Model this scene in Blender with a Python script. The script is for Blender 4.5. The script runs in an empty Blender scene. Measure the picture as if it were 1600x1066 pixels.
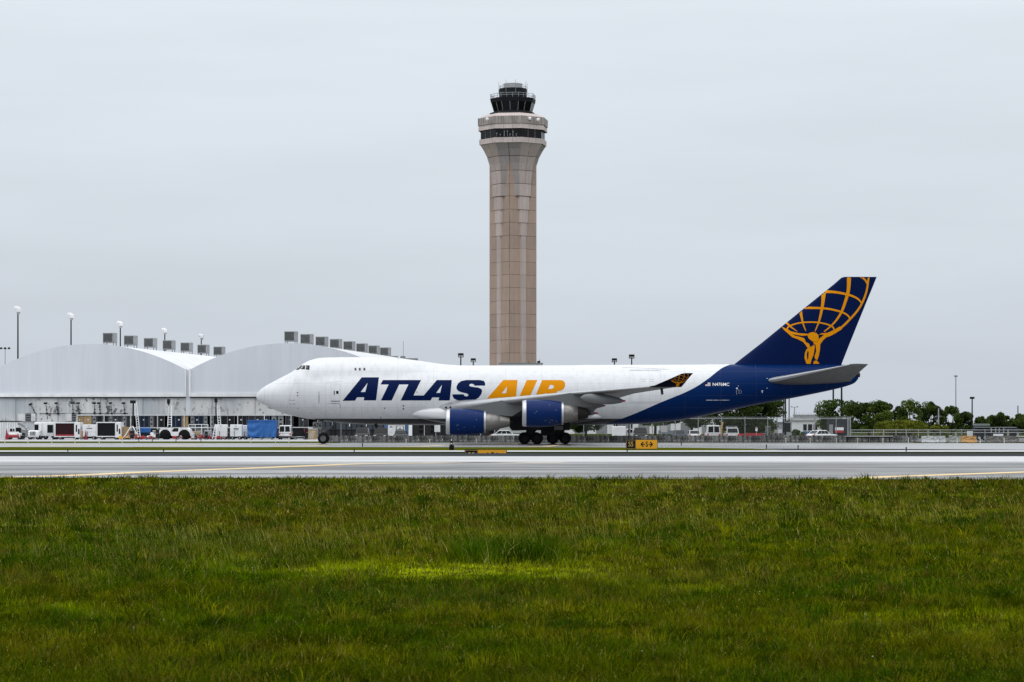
import bpy, math, random
import numpy as np
from mathutils import Vector, Matrix
from mathutils.bvhtree import BVHTree
from mathutils.geometry import delaunay_2d_cdt

random.seed(7)
RNG = np.random.default_rng(11)
scene = bpy.context.scene
COL = scene.collection
R = math.radians
F, HZ, CH = 3836.0, 663.5, 2.2          # focal length in photo pixels, horizon row, eye height

# ------------------------------------------------------------------ camera
cam = bpy.data.cameras.new('camera')
cam_ob = bpy.data.objects.new('camera', cam)
COL.objects.link(cam_ob)
cam_ob.location = (0, 0, CH)
cam_ob.rotation_euler = (R(90), 0, 0)
cam.sensor_width = 36.0
cam.lens = F / 1600 * 36
cam.shift_y = (HZ - 533) / 1600
cam.clip_start, cam.clip_end = 0.5, 6000
cam.dof.use_dof = True
cam.dof.focus_distance = 280
cam.dof.aperture_fstop = 8.0
scene.camera = cam_ob

# ------------------------------------------------------------------ overcast sky
SUN_EL, SUN_AZ = 68, -35
w = bpy.data.worlds.new('World'); scene.world = w; w.use_nodes = True
nt = w.node_tree; nd = nt.nodes; lk = nt.links
nd.clear()
wo = nd.new('ShaderNodeOutputWorld'); bg = nd.new('ShaderNodeBackground')
sky = nd.new('ShaderNodeTexSky'); sky.sky_type = 'NISHITA'; sky.sun_disc = False
sky.sun_elevation = R(SUN_EL); sky.sun_rotation = R(180 + SUN_AZ)
sky.air_density = 1.0; sky.dust_density = 3.0
tc = nd.new('ShaderNodeTexCoord'); sx = nd.new('ShaderNodeSeparateXYZ')
lk.new(tc.outputs['Generated'], sx.inputs[0])
ramp = nd.new('ShaderNodeValToRGB')         # cloud layer: pale at the horizon, brighter overhead
lk.new(sx.outputs['Z'], ramp.inputs[0])
cr = ramp.color_ramp
cr.elements[0].position = 0.0; cr.elements[0].color = (5.85, 6.35, 7.05, 1)
cr.elements[1].position = 1.0; cr.elements[1].color = (15.5, 16.0, 16.5, 1)
e = cr.elements.new(0.19); e.color = (7.95, 8.6, 9.2, 1)
mp = nd.new('ShaderNodeMapping'); mp.inputs['Scale'].default_value = (2.0, 2.0, 16.0)
nz = nd.new('ShaderNodeTexNoise'); nz.inputs['Scale'].default_value = 2.2; nz.inputs['Detail'].default_value = 5
lk.new(tc.outputs['Generated'], mp.inputs[0]); lk.new(mp.outputs[0], nz.inputs[0])
mr = nd.new('ShaderNodeMapRange'); mr.inputs[1].default_value = 0.3; mr.inputs[2].default_value = 0.7
mr.inputs[3].default_value = 0.955; mr.inputs[4].default_value = 1.045
lk.new(nz.outputs[0], mr.inputs[0])
mul = nd.new('ShaderNodeVectorMath'); mul.operation = 'SCALE'
lk.new(ramp.outputs[0], mul.inputs[0]); lk.new(mr.outputs[0], mul.inputs['Scale'])
mx = nd.new('ShaderNodeMix'); mx.data_type = 'RGBA'; mx.inputs[0].default_value = 0.94
lk.new(sky.outputs[0], mx.inputs[6]); lk.new(mul.outputs[0], mx.inputs[7])
lk.new(mx.outputs[2], bg.inputs[0]); bg.inputs[1].default_value = 0.1
lk.new(bg.outputs[0], wo.inputs[0])

sun = bpy.data.lights.new('sun', 'SUN'); sun.energy = 1.2; sun.angle = R(75); sun.color = (1, 0.97, 0.93)
sun_ob = bpy.data.objects.new('sun', sun); COL.objects.link(sun_ob)
sun_ob.rotation_euler = (R(90 - SUN_EL), 0, R(SUN_AZ))
sun_ob.location = (-60, -40, 120)

scene.view_settings.view_transform = 'Standard'
scene.view_settings.look = 'None'
scene.view_settings.exposure = 0.0
scene.view_settings.gamma = 1.0
scene.view_settings.use_curve_mapping = False
scene.render.engine = 'CYCLES'
scene.cycles.max_bounces = 6
scene.cycles.transparent_max_bounces = 24
scene.cycles.use_denoising = True

# ------------------------------------------------------------------ helpers
def lin(r, g, b):
    f = lambda c: (c / 255 / 12.92) if c / 255 <= 0.04045 else ((c / 255 + 0.055) / 1.055) ** 2.4
    return (f(r), f(g), f(b))

def at(px, py, Y):
    """point in the world that stands Y metres off and shows at that photo pixel"""
    return Vector(((px - 800) * Y / F, Y, CH - (py - HZ) * Y / F))

def gx(px, Y): return (px - 800) * Y / F
def gz(py, Y): return CH - (py - HZ) * Y / F
def gd(py): return F * CH / (py - HZ)

class NT:
    def __init__(s, name):
        s.m = bpy.data.materials.new(name); s.m.use_nodes = True
        s.t = s.m.node_tree; s.b = s.t.nodes['Principled BSDF']; s.o = s.t.nodes['Material Output']
    def n(s, kind, **kw):
        x = s.t.nodes.new('ShaderNode' + kind)
        for k, v in kw.items(): setattr(x, k, v)
        return x
    def l(s, a, b): s.t.links.new(a, b)
    def coord(s, which='Object', scale=(1, 1, 1)):
        c = s.n('TexCoord'); m = s.n('Mapping'); m.inputs['Scale'].default_value = scale
        s.l(c.outputs[which], m.inputs[0]); return m.outputs[0]
    def noise(s, vec, scale, detail=4, rough=0.55):
        x = s.n('TexNoise'); x.inputs['Scale'].default_value = scale
        x.inputs['Detail'].default_value = detail; x.inputs['Roughness'].default_value = rough
        if vec is not None: s.l(vec, x.inputs['Vector'])
        return x.outputs[0]
    def rng(s, v, a, b, c, d):
        x = s.n('MapRange'); s.l(v, x.inputs[0])
        for i, q in enumerate((a, b, c, d)): x.inputs[i + 1].default_value = q
        return x.outputs[0]
    def math(s, op, a, b=None):
        x = s.n('Math', operation=op)
        for i, q in enumerate((a, b)):
            if q is None: continue
            if hasattr(q, 'is_output'): s.l(q, x.inputs[i])
            else: x.inputs[i].default_value = q
        return x.outputs[0]
    def mix(s, f, a, b):
        x = s.n('Mix', data_type='RGBA')
        for i, q in ((0, f), (6, a), (7, b)):
            if hasattr(q, 'is_output'): s.l(q, x.inputs[i])
            elif i == 0: x.inputs[0].default_value = q
            else: x.inputs[i].default_value = (*q, 1)
        return x.outputs[2]
    def scale(s, c, f):
        x = s.n('VectorMath', operation='SCALE')
        s.l(c, x.inputs[0])
        if hasattr(f, 'is_output'): s.l(f, x.inputs['Scale'])
        else: x.inputs['Scale'].default_value = f
        return x.outputs[0]

MATS = {}
def mat(name, color, rough=0.5, metal=0.0, dirt=0.18, dscale=1.5, coat=0.0, streak=None, bump=0.0, spec=0.5):
    if name in MATS: return MATS[name]
    if max(color) < .09: color = tuple(q * .6 for q in color); spec = min(spec, .15); coat *= .3
    n = NT(name)
    v = n.coord('Object', streak or (1, 1, 1))
    no = n.noise(v, dscale, 6, 0.6)
    f = n.rng(no, 0.3, 0.75, 1 + dirt * 0.4, 1 - dirt)
    oi = n.n('ObjectInfo')
    f2 = n.rng(oi.outputs['Random'], 0, 1, 1 - dirt * 0.35, 1 + dirt * 0.35)
    col = n.n('RGB'); col.outputs[0].default_value = (*color, 1)
    n.l(n.scale(n.scale(col.outputs[0], f), f2), n.b.inputs['Base Color'])
    n.l(n.rng(no, 0.3, 0.8, rough, min(1, rough + 0.15)), n.b.inputs['Roughness'])
    n.b.inputs['Metallic'].default_value = metal
    n.b.inputs['Coat Weight'].default_value = coat
    n.b.inputs['Specular IOR Level'].default_value = spec
    if bump:
        bp = n.n('Bump'); bp.inputs['Strength'].default_value = bump; bp.inputs['Distance'].default_value = 0.05
        n.l(no, bp.inputs['Height']); n.l(bp.outputs[0], n.b.inputs['Normal'])
    MATS[name] = n.m
    return n.m

def glass(name, color=(0.012, 0.016, 0.02), rough=0.08):
    if name in MATS: return MATS[name]
    n = NT(name); n.b.inputs['Base Color'].default_value = (*(q * .4 for q in color), 1)
    n.b.inputs['Roughness'].default_value = rough; n.b.inputs['Specular IOR Level'].default_value = 0.22
    MATS[name] = n.m; return n.m

class MB:
    """collects shapes, builds them as ONE mesh object"""
    def __init__(s): s.v = []; s.f = []
    def add(s, verts, faces):
        o = len(s.v); s.v += [tuple(p) for p in verts]; s.f += [tuple(i + o for i in f) for f in faces]; return s
    def box(s, x0, x1, y0, y1, z0, z1, rot=None, about=None):
        P = [Vector((x, y, z)) for z in (z0, z1) for y in (y0, y1) for x in (x0, x1)]
        if rot is not None:
            c = Vector(about) if about is not None else Vector(((x0 + x1) / 2, (y0 + y1) / 2, (z0 + z1) / 2))
            P = [rot @ (p - c) + c for p in P]
        return s.add(P, [(0, 2, 3, 1), (4, 5, 7, 6), (0, 1, 5, 4), (2, 6, 7, 3), (0, 4, 6, 2), (1, 3, 7, 5)])
    def rbox(s, x0, x1, y0, y1, z0, z1, b=0.05):
        """box with chamfered edges"""
        X = (x0, x0 + b, x1 - b, x1); Y = (y0, y0 + b, y1 - b, y1); Z = (z0, z0 + b, z1 - b, z1)
        pts = []
        ring = lambda i, zz: [(X[1 + (0 if i else 0)], Y[0], zz), (X[2], Y[0], zz), (X[3], Y[1], zz), (X[3], Y[2], zz),
                              (X[2], Y[3], zz), (X[1], Y[3], zz), (X[0], Y[2], zz), (X[0], Y[1], zz)]
        def inner(zz): return [(X[1], Y[1], zz), (X[2], Y[1], zz), (X[2], Y[1], zz), (X[2], Y[2], zz),
                               (X[2], Y[2], zz), (X[1], Y[2], zz), (X[1], Y[2], zz), (X[1], Y[1], zz)]
        pts = inner(Z[0]) + ring(1, Z[1]) + ring(1, Z[2]) + inner(Z[3])
        fs = []
        for k in range(3):
            for i in range(8):
                j = (i + 1) % 8
                fs.append((k * 8 + i, k * 8 + j, k * 8 + 8 + j, k * 8 + 8 + i))
        fs.append((0, 6, 4, 2)); fs.append((24, 26, 28, 30))
        return s.add(pts, fs)
    def cyl(s, p0, p1, r0, r1=None, n=12, cap=True):
        r1 = r0 if r1 is None else r1
        p0, p1 = Vector(p0), Vector(p1); d = (p1 - p0).normalized()
        a = d.cross(Vector((0, 0, 1)))
        if a.length < 1e-4: a = Vector((1, 0, 0))
        a.normalize(); b = d.cross(a)
        P = []
        for p, r in ((p0, r0), (p1, r1)):
            for i in range(n):
                t = 2 * math.pi * i / n
                P.append(p + (a * math.cos(t) + b * math.sin(t)) * r)
        fs = [(i, i + n, (i + 1) % n + n, (i + 1) % n) for i in range(n)]
        if cap: fs += [tuple(range(n)), tuple(range(2 * n - 1, n - 1, -1))]
        return s.add(P, fs)
    def tube(s, pts, r, n=8):
        for a, b in zip(pts[:-1], pts[1:]): s.cyl(a, b, r, r, n)
        return s
    def lathe(s, prof, axis='x', c=(0, 0, 0), n=32, close=False):
        """prof: (along, radius) list"""
        P = []
        for a, r in prof:
            for i in range(n):
                t = 2 * math.pi * i / n; u, v = r * math.cos(t), r * math.sin(t)
                q = {'x': (a, u, v), 'y': (u, a, v), 'z': (u, v, a)}[axis]
                P.append((q[0] + c[0], q[1] + c[1], q[2] + c[2]))
        fs = []
        m = len(prof)
        for k in range(m - 1 + (1 if close else 0)):
            k2 = (k + 1) % m
            for i in range(n):
                j = (i + 1) % n
                fs.append((k * n + i, k * n + j, k2 * n + j, k2 * n + i))
        return s.add(P, fs)
    def prism(s, poly, d0, d1, axis='y'):
        """polygon (u,v) pushed between d0 and d1 along axis: y -> (x,z), x -> (y,z), z -> (x,y)"""
        n = len(poly)
        mk = {'y': lambda u, v, d: (u, d, v), 'x': lambda u, v, d: (d, u, v), 'z': lambda u, v, d: (u, v, d)}[axis]
        P = [mk(u, v, d0) for u, v in poly] + [mk(u, v, d1) for u, v in poly]
        fs = [(i, (i + 1) % n, (i + 1) % n + n, i + n) for i in range(n)] + [tuple(range(n - 1, -1, -1)), tuple(range(n, 2 * n))]
        return s.add(P, fs)
    def grid(s, rows, closed=False):
        n = len(rows[0]); P = [p for r in rows for p in r]; fs = []
        for k in range(len(rows) - 1):
            for i in range(n if closed else n - 1):
                j = (i + 1) % n
                fs.append((k * n + i, k * n + j, (k + 1) * n + j, (k + 1) * n + i))
        return s.add(P, fs)
    def mesh(s, name, material, smooth=False, angle=None):
        me = bpy.data.meshes.new(name); me.from_pydata(s.v, [], s.f); me.validate()
        if material: me.materials.append(material)
        import bmesh
        bm = bmesh.new(); bm.from_mesh(me); bmesh.ops.recalc_face_normals(bm, faces=bm.faces)
        bm.to_mesh(me); bm.free()
        if smooth: me.shade_smooth()
        if smooth and angle: me.set_sharp_from_angle(angle=R(angle))
        return me
    def build(s, name, material, parent=None, smooth=False, angle=None, loc=None, label=None):
        o = bpy.data.objects.new(name, s.mesh(name, material, smooth, angle)); COL.objects.link(o)
        if parent is not None: o.parent = parent
        if loc is not None: o.location = loc
        if label: o['label'] = label
        return o

def tag(o, label, cat, group=None, kind=None):
    if label: o['label'] = label
    if cat: o['category'] = cat
    if group: o['group'] = group
    if kind: o['kind'] = kind
    return o

def thing(name, label, cat, loc=(0, 0, 0), rz=0.0, group=None):
    o = bpy.data.objects.new(name, None); COL.objects.link(o)
    o.empty_display_size = 0.3; o.location = loc; o.rotation_euler = (0, 0, rz)
    return tag(o, label, cat, group)

def dup(root, loc, rz=None, label=None, group=None, scale=None):
    r = root.copy(); COL.objects.link(r); r.location = loc
    if rz is not None: r.rotation_euler = (0, 0, rz)
    if scale is not None: r.scale = scale
    if label: r['label'] = label
    if group: r['group'] = group
    for ch in list(root.children):
        c = ch.copy(); COL.objects.link(c); c.parent = r
        for g in list(ch.children):
            d = g.copy(); COL.objects.link(d); d.parent = c
    return r

def text_mesh(txt, size, bold=0.0, extrude=0.0, shear=0.0, align='CENTER'):
    cu = bpy.data.curves.new('t', 'FONT'); cu.body = txt; cu.size = size; cu.offset = bold; cu.shear = shear
    cu.extrude = extrude; cu.align_x = align; cu.align_y = 'CENTER'; cu.resolution_u = 3
    o = bpy.data.objects.new('t', cu); COL.objects.link(o)
    dg = bpy.context.evaluated_depsgraph_get()
    me = bpy.data.meshes.new_from_object(o.evaluated_get(dg))
    bpy.data.objects.remove(o); bpy.data.curves.remove(cu)
    return me

def text_part(name, txt, size, material, parent, loc, bold=0.0, sx=1.0, rz=0.0):
    """flat lettering standing upright, facing the camera side (-y)"""
    me = text_mesh(txt, size, bold, 0.004)
    me.transform(Matrix.Rotation(R(90), 4, 'X') @ Matrix.Diagonal((sx, 1, 1, 1)))
    me.name = name; me.materials.clear(); me.materials.append(material)
    o = bpy.data.objects.new(name, me); COL.objects.link(o); o.parent = parent; o.location = loc
    return o

# ------------------------------------------------------------------ shared materials
WHITE = mat('white_paint', (0.76, 0.77, 0.78), 0.4, dirt=0.2, dscale=0.8)
WHITE2 = mat('dull_white_paint', (0.58, 0.59, 0.60), 0.5, dirt=0.3, dscale=1.2)
GREYM = mat('grey_metal', (0.28, 0.29, 0.30), 0.45, 0.3, dirt=0.25)
GALV = mat('galvanised_steel', (0.38, 0.40, 0.42), 0.45, 0.6, dirt=0.2)
DARKM = mat('dark_metal', (0.025, 0.027, 0.03), 0.5, 0.2, dirt=0.2)
BLACK = mat('black_rubber', (0.012, 0.012, 0.013), 0.75, dirt=0.2)
DARKG = glass('dark_glass')
RED = mat('red_paint', (0.35, 0.02, 0.025), 0.45, dirt=0.2)
MAROON = mat('maroon_panel', (0.045, 0.012, 0.016), 0.5, dirt=0.2)
BLUEP = mat('blue_tarp', (0.012, 0.11, 0.36), 0.5, dirt=0.25, dscale=2)
NAVYP = mat('navy_panel', (0.012, 0.035, 0.085), 0.5, dirt=0.3)
TAN = mat('plywood', (0.33, 0.23, 0.12), 0.7, dirt=0.3, streak=(6, 6, 1))
YEL = mat('yellow_paint', (0.65, 0.33, 0.02), 0.5, dirt=0.2)
REDL = mat('red_lamp', (0.5, 0.02, 0.02), 0.3)
LAMPW = mat('white_lamp', (0.8, 0.8, 0.8), 0.3, dirt=0.05)
TYRE = mat('tyre_rubber', (0.014, 0.014, 0.015), 0.8, dirt=0.25)
# ------------------------------------------------------------------ ground
def ground_mat(name, base, alt, rough, streak=(1, 1, 1), sc=0.3, spec=0.5, dark=None, darkamt=0.0, fine=6.0, rough2=None, rubber=0.0):
    n = NT(name)
    v = n.coord('Object', streak); v2 = n.coord('Object')
    a = n.noise(v, sc, 6, 0.65); b = n.noise(v2, fine, 4, 0.6)
    c = n.mix(n.rng(a, 0.35, 0.65, 0, 1), base, alt)
    c = n.scale(c, n.rng(b, 0.25, 0.75, 0.8, 1.15))
    if dark:
        d = n.noise(v, sc * 2.3, 5, 0.7)
        c = n.mix(n.math('MULTIPLY', n.rng(d, 0.52, 0.68, 0, 1), darkamt), c, dark)
    if rubber:
        rb = n.noise(n.coord('Object', (0.05, 1, 1)), 0.17, 3, 0.6); rc = n.noise(n.coord('Object', (0.16, 1, 1)), 0.35, 3, 0.6)
        c = n.scale(c, n.math('MULTIPLY', n.rng(rb, .42, .66, 1.12, 1.12 - rubber), n.rng(rc, .48, .7, 1.0, 1 - rubber * .6)))
    n.l(c, n.b.inputs['Base Color'])
    n.l(n.rng(a, 0.3, 0.7, rough, rough2 if rough2 is not None else rough + 0.15), n.b.inputs['Roughness'])
    n.b.inputs['Specular IOR Level'].default_value = spec
    return n.m

M_LAND = ground_mat('far_turf', (0.030, 0.042, 0.008), (0.045, 0.05, 0.014), 0.9, (0.3, 1, 1), 0.2, spec=0.0)
M_TURF = ground_mat('field_soil', (0.026, 0.034, 0.0025), (0.040, 0.036, 0.0045), 0.95, (1, 1, 1), 0.5, spec=0.0)
M_VERGE = ground_mat('verge_turf', (0.050, 0.068, 0.003), (0.075, 0.075, 0.006), 0.9, (0.15, 1, 1), 0.25, spec=0.0)
M_CONC = ground_mat('wet_concrete', (0.50, 0.50, 0.505), (0.43, 0.43, 0.44), 0.34, (0.06, 1, 1), 0.2, dark=(0.22, 0.22, 0.23), darkamt=0.5, fine=.8, rubber=.25)
M_ASPH = ground_mat('worn_asphalt', (0.29, 0.285, 0.285), (0.09, 0.087, 0.087), 0.42, (0.3, 1, 1), 0.17, dark=(0.04, 0.04, 0.043), darkamt=0.95, rough2=.6, rubber=.6)
M_SHLD = ground_mat('sealed_asphalt', (0.036, 0.041, 0.045), (0.055, 0.060, 0.064), 0.95, (0.03, 1, 1), 0.5, spec=0.0)
M_APRON = ground_mat('apron_concrete', (0.42, 0.425, 0.44), (0.33, 0.335, 0.35), 0.4, (0.1, 1, 1), 0.2, dark=(0.2, 0.2, 0.21), darkamt=0.3)
M_LINEY = ground_mat('yellow_line_paint', (0.78, 0.55, 0.22), (0.66, 0.50, 0.26), 0.5, (1, 1, 1), 0.3, dark=(0.4, 0.35, 0.27), darkamt=.6)
M_LINEW = mat('white_line_paint', (0.72, 0.72, 0.72), 0.5, dirt=0.25, dscale=3)

def sheet(name, pts, z, m, kind='structure', label=None, parent=None):
    o = MB().add([(x, y, z) for x, y in pts], [tuple(range(len(pts)))]).build(name, m, parent)
    if kind and parent is None: o['kind'] = kind
    return o

# one terrain sheet to the horizon, with the drainage swale behind the runway dipping below it
prof = [(-60, -0.02), (187.5, -0.02), (189.5, -0.35), (191.5, -0.95), (193.5, -0.95), (196.5, -0.3), (199, -0.02), (3200, -0.02)]
rows = [[(x, y, z) for x in (-2500, -400, -100, 100, 400, 2500)] for y, z in prof]
tag(MB().grid(rows).build('ground', M_LAND), None, None, kind='structure')

sheet('runway', [(-300, 127), (300, 97 - 24), (300, 188), (-300, 188)], 0.0, M_ASPH)
# brighter wet concrete lane of the runway and the dark sealed strip along its far side
sheet('runway_lane', [(-300, 144), (300, 144), (300, 170), (-300, 170)], 0.004, M_CONC)
sheet('runway_shoulder', [(-300, 170), (300, 170), (300, 188), (-300, 188)], 0.0045, M_SHLD)
sheet('service_road', [(-300, 198.6), (300, 198.6), (300, 208.5), (-300, 208.5)], 0.0, M_CONC)
# verge between service road and taxiway, tapering off to the right
vg = [(-300, 208.5), (-60, 208.5), (0, 208.5), (16, 209), (21.5, 211), (23.6, 216), (22.0, 224), (17, 233), (6, 238), (-20, 240), (-300, 240)]
sheet('grass_verge', vg, 0.0, M_VERGE)
M_TAXI = ground_mat('wet_taxiway', (0.26, 0.26, 0.265), (0.21, 0.21, 0.22), 0.18, (0.05, 1, 1), 0.15, dark=(0.12, 0.12, 0.125), darkamt=0.5, fine=.8)
sheet('taxiway', [(-300, 208.5), (300, 208.5), (300, 291), (-300, 291)], -0.006, M_TAXI)
sheet('taxiway_patch', [(22.5, 211), (23.9, 216), (23.0, 224), (34, 222.0), (44, 215), (46.5, 212.5), (36, 211)], -0.0018, M_SHLD)
sheet('grass_strip', [(-300, 291), (-24, 291), (-22, 297), (-22, 320), (-300, 320)], 0.0, M_VERGE)
sheet('apron', [(-300, 320), (-23.0, 320), (-10, 330), (-10, 520), (-300, 520)], 0.002, M_APRON)
sheet('car_park', [(-9.9, 312), (140, 312), (140, 400), (-9.9, 400)], 0.0, ground_mat('car_park_asphalt', (0.09, 0.09, 0.095), (0.13, 0.13, 0.13), 0.8))
sheet('roadside_kerb', [(-21, 298.5), (49, 298.5), (49, 300.5), (-21, 300.5)], 0.004, M_CONC)
# lane paint
def ribbon(name, pts, width, m, z=0.009, parent=None):
    b = MB(); L = []; Rr = []
    for i, p in enumerate(pts):
        a = Vector(pts[max(0, i - 1)]); c = Vector(pts[min(len(pts) - 1, i + 1)])
        t = (c - a).normalized(); nrm = Vector((-t.y, t.x)) * width / 2
        L.append((p[0] + nrm.x, p[1] + nrm.y, z)); Rr.append((p[0] - nrm.x, p[1] - nrm.y, z))
    b.grid([L, Rr]); o = b.build(name, m)
    o['kind'] = 'structure'
    return o
def smooth_px(pts, n=6):
    out = []
    for i in range(len(pts) - 1):
        p0 = pts[max(0, i - 1)]; p1 = pts[i]; p2 = pts[i + 1]; p3 = pts[min(len(pts) - 1, i + 2)]
        for k in range(n):
            t = k / n
            out.append(tuple(0.5 * ((2 * b) + (c - a) * t + (2 * a - 5 * b + 4 * c - d) * t * t + (-a + 3 * b - 3 * c + d) * t ** 3)
                             for a, b, c, d in zip(p0, p1, p2, p3)))
    out.append(pts[-1]); return out
lane = [(-27, 98.5), (gx(60, gd(744.8)), gd(744.8)), (gx(240, gd(737.5)), gd(737.5)), (gx(400, gd(731.5)), gd(731.5)), (gx(500, gd(727.5)), gd(727.5)), (gx(600, gd(724.6)), gd(724.6)), (3, 143)]
ribbon('taxi_lead_line', smooth_px(lane), 1.3, M_LINEY)
ribbon('taxi_lead_line', [(14.0, 100.0), (gx(1380, gd(745.5)), gd(745.5)), (gx(1480, gd(742)), gd(742)), (gx(1600, gd(738)), gd(738)), (34, 126)], 1.3, M_LINEY)
ribbon('runway_edge_line', [(-200, 141), (200, 141)], 1.1, M_LINEW)
ribbon('taxi_centre_line', [(-200, 262), (-20, 262), (40, 262), (200, 262)], 0.5, M_LINEY)
for (pa, pb, pc) in ((40, 70, 100), (230, 260, 290), (440, 470, 500), (635, 660, 690), (820, 850, 880)):
    ribbon('taxi_lead_line', [(gx(pa, 250), 241), (gx(pb, 250), 246), (gx(pc, 250), 262)], 0.9, M_LINEY)

# ------------------------------------------------------------------ control tower
TY = 692.0; TX = gx(801.5, TY); SC = F / TY
tz = lambda py: CH + (HZ - py) / SC
tower = thing('control_tower', 'tall beige concrete airport control tower with dark glazed cab rising behind the airplane', 'control tower', (TX, TY, 0))
PHI = R(8.5)
def concrete(name, c, streaks=0.25):
    n = NT(name)
    v = n.coord('Object', (1.2, 1.2, 0.08)); a = n.noise(v, 1.4, 6, 0.65)
    v2 = n.coord('Object', (0.35, 0.35, 0.35)); b = n.noise(v2, 0.6, 4, 0.5)
    oi = n.n('ObjectInfo')
    k = n.math('MULTIPLY', n.rng(a, 0.3, 0.75, 1.08, 1 - streaks), n.rng(oi.outputs['Random'], 0, 1, 0.93, 1.06))
    k = n.math('MULTIPLY', k, n.rng(b, 0.3, 0.7, 0.93, 1.06))
    col = n.n('RGB'); col.outputs[0].default_value = (*c, 1)
    n.l(n.scale(col.outputs[0], k), n.b.inputs['Base Color']); n.b.inputs['Roughness'].default_value = 0.85
    return n.m
C_BROWN = concrete('brown_precast', (0.415, 0.305, 0.248), 0.16)
C_PALE = concrete('pale_precast', (0.50, 0.415, 0.39), 0.14)
C_GREY = concrete('grey_precast', (0.355, 0.315, 0.31), 0.14)
C_STAIN = concrete('stained_precast', (0.46, 0.41, 0.39), 0.75)
C_LIP = concrete('lip_precast', (0.56, 0.48, 0.465), 0.22)
JOINT = mat('dark_joint', (0.13, 0.105, 0.092), 0.9)  # dark tone of the joints between the precast panels

def fdir(k):                      # outward normal of octagon side k; side 0 looks at the camera
    a = -math.pi / 2 - PHI + k * math.pi / 4
    return Vector((math.cos(a), math.sin(a), 0))
def tangent(d): return Vector((-d.y, d.x, 0))
# square core turned so that a corner looks at the camera: its sides are octagon sides 1,3,5,7
HS = 4.72
rows_y = [225.0, 248.0, 269.6, 290.0, 309.3, 329.8, 350.2, 370.3, 390.5, 410.8, 431, 451.2, 471.4, 491.8, 512, 532.2, 552.4, 572.6, 592.8, 613, 633, 653, 675]
rz_ = [tz(y) for y in rows_y]
core = MB()
dirs = [fdir(k) for k in (1, 3, 5, 7)]
def sq_corner(i, h): return dirs[i] * h + dirs[(i + 1) % 4] * h
b = MB(); h = HS - 0.07
pts = [sq_corner(i, h) for i in range(4)]
b.add([(p.x, p.y, -0.3) for p in pts] + [(p.x, p.y, tz(232)) for p in pts], [(0, 1, 5, 4), (1, 2, 6, 5), (2, 3, 7, 6), (3, 0, 4, 7), (4, 5, 6, 7)])
b.build('shaft_core', JOINT, tower)
def slab(d, off, a0, a1, b0, b1, z0, z1, off2=None, th=0.12):
    """panel on a side with normal d: lower edge spans a0..a1 at distance off, upper b0..b1 at off2"""
    off2 = off if off2 is None else off2; t = tangent(d)
    P = []
    for o, zz, u0, u1 in ((off, z0, a0, a1), (off2, z1, b0, b1)):
        for u in (u0, u1):
            P.append(d * o + t * u + Vector((0, 0, zz))); P.append(d * (o - th) + t * u + Vector((0, 0, zz)))
    return P, [(0, 2, 6, 4), (1, 5, 7, 3), (0, 1, 3, 2), (4, 6, 7, 5), (0, 4, 5, 1), (2, 3, 7, 6)]
g = 0.045
def rib_hw(z):
    for y, v in ((309.3, 1.95), (329.8, 1.62), (350.2, 1.3), (370.3, 1.02)):
        if z > tz(y) - 0.01: return v
    return 0.72
def rib_off(z):
    for y, v in ((309.3, 0.92), (329.8, 0.74), (350.2, 0.6), (370.3, 0.5)):
        if z > tz(y) - 0.01: return HS + v
    return HS + 0.42
for i in range(1, len(rz_) - 1):
    z1, z0 = rz_[i] - g, rz_[i + 1] + g
    if z1 < 6: break
    zm = (z0 + z1) / 2; hw = rib_hw(zm)
    for di, d in enumerate(dirs):
        for a0, a1 in ((-HS + 0.0, -hw * 0.8 - 0.0), (hw * 0.8, HS)):
            m_ = 0.06
            MB().add(*slab(d, HS, a0 + (0 if a0 < 0 else m_), a1 - (m_ if a0 < 0 else 0), a0 + (0 if a0 < 0 else m_), a1 - (m_ if a0 < 0 else 0), z0, z1)).build('panel', C_BROWN, tower)
        if i >= 4:
            o = rib_off(zm); t = tangent(d); P = []
            for zz in (z0 - 0.02, z1 + 0.02):
                for u, f in ((-hw - 0.28, HS - 0.15), (-hw, o), (hw, o), (hw + 0.28, HS - 0.15)):
                    P.append(d * f + t * u + Vector((0, 0, zz)))
            MB().add(P, [(0, 1, 5, 4), (1, 2, 6, 5), (2, 3, 7, 6), (4, 5, 6, 7), (0, 3, 2, 1)]).build('pilaster_panel', C_PALE, tower)
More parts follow.
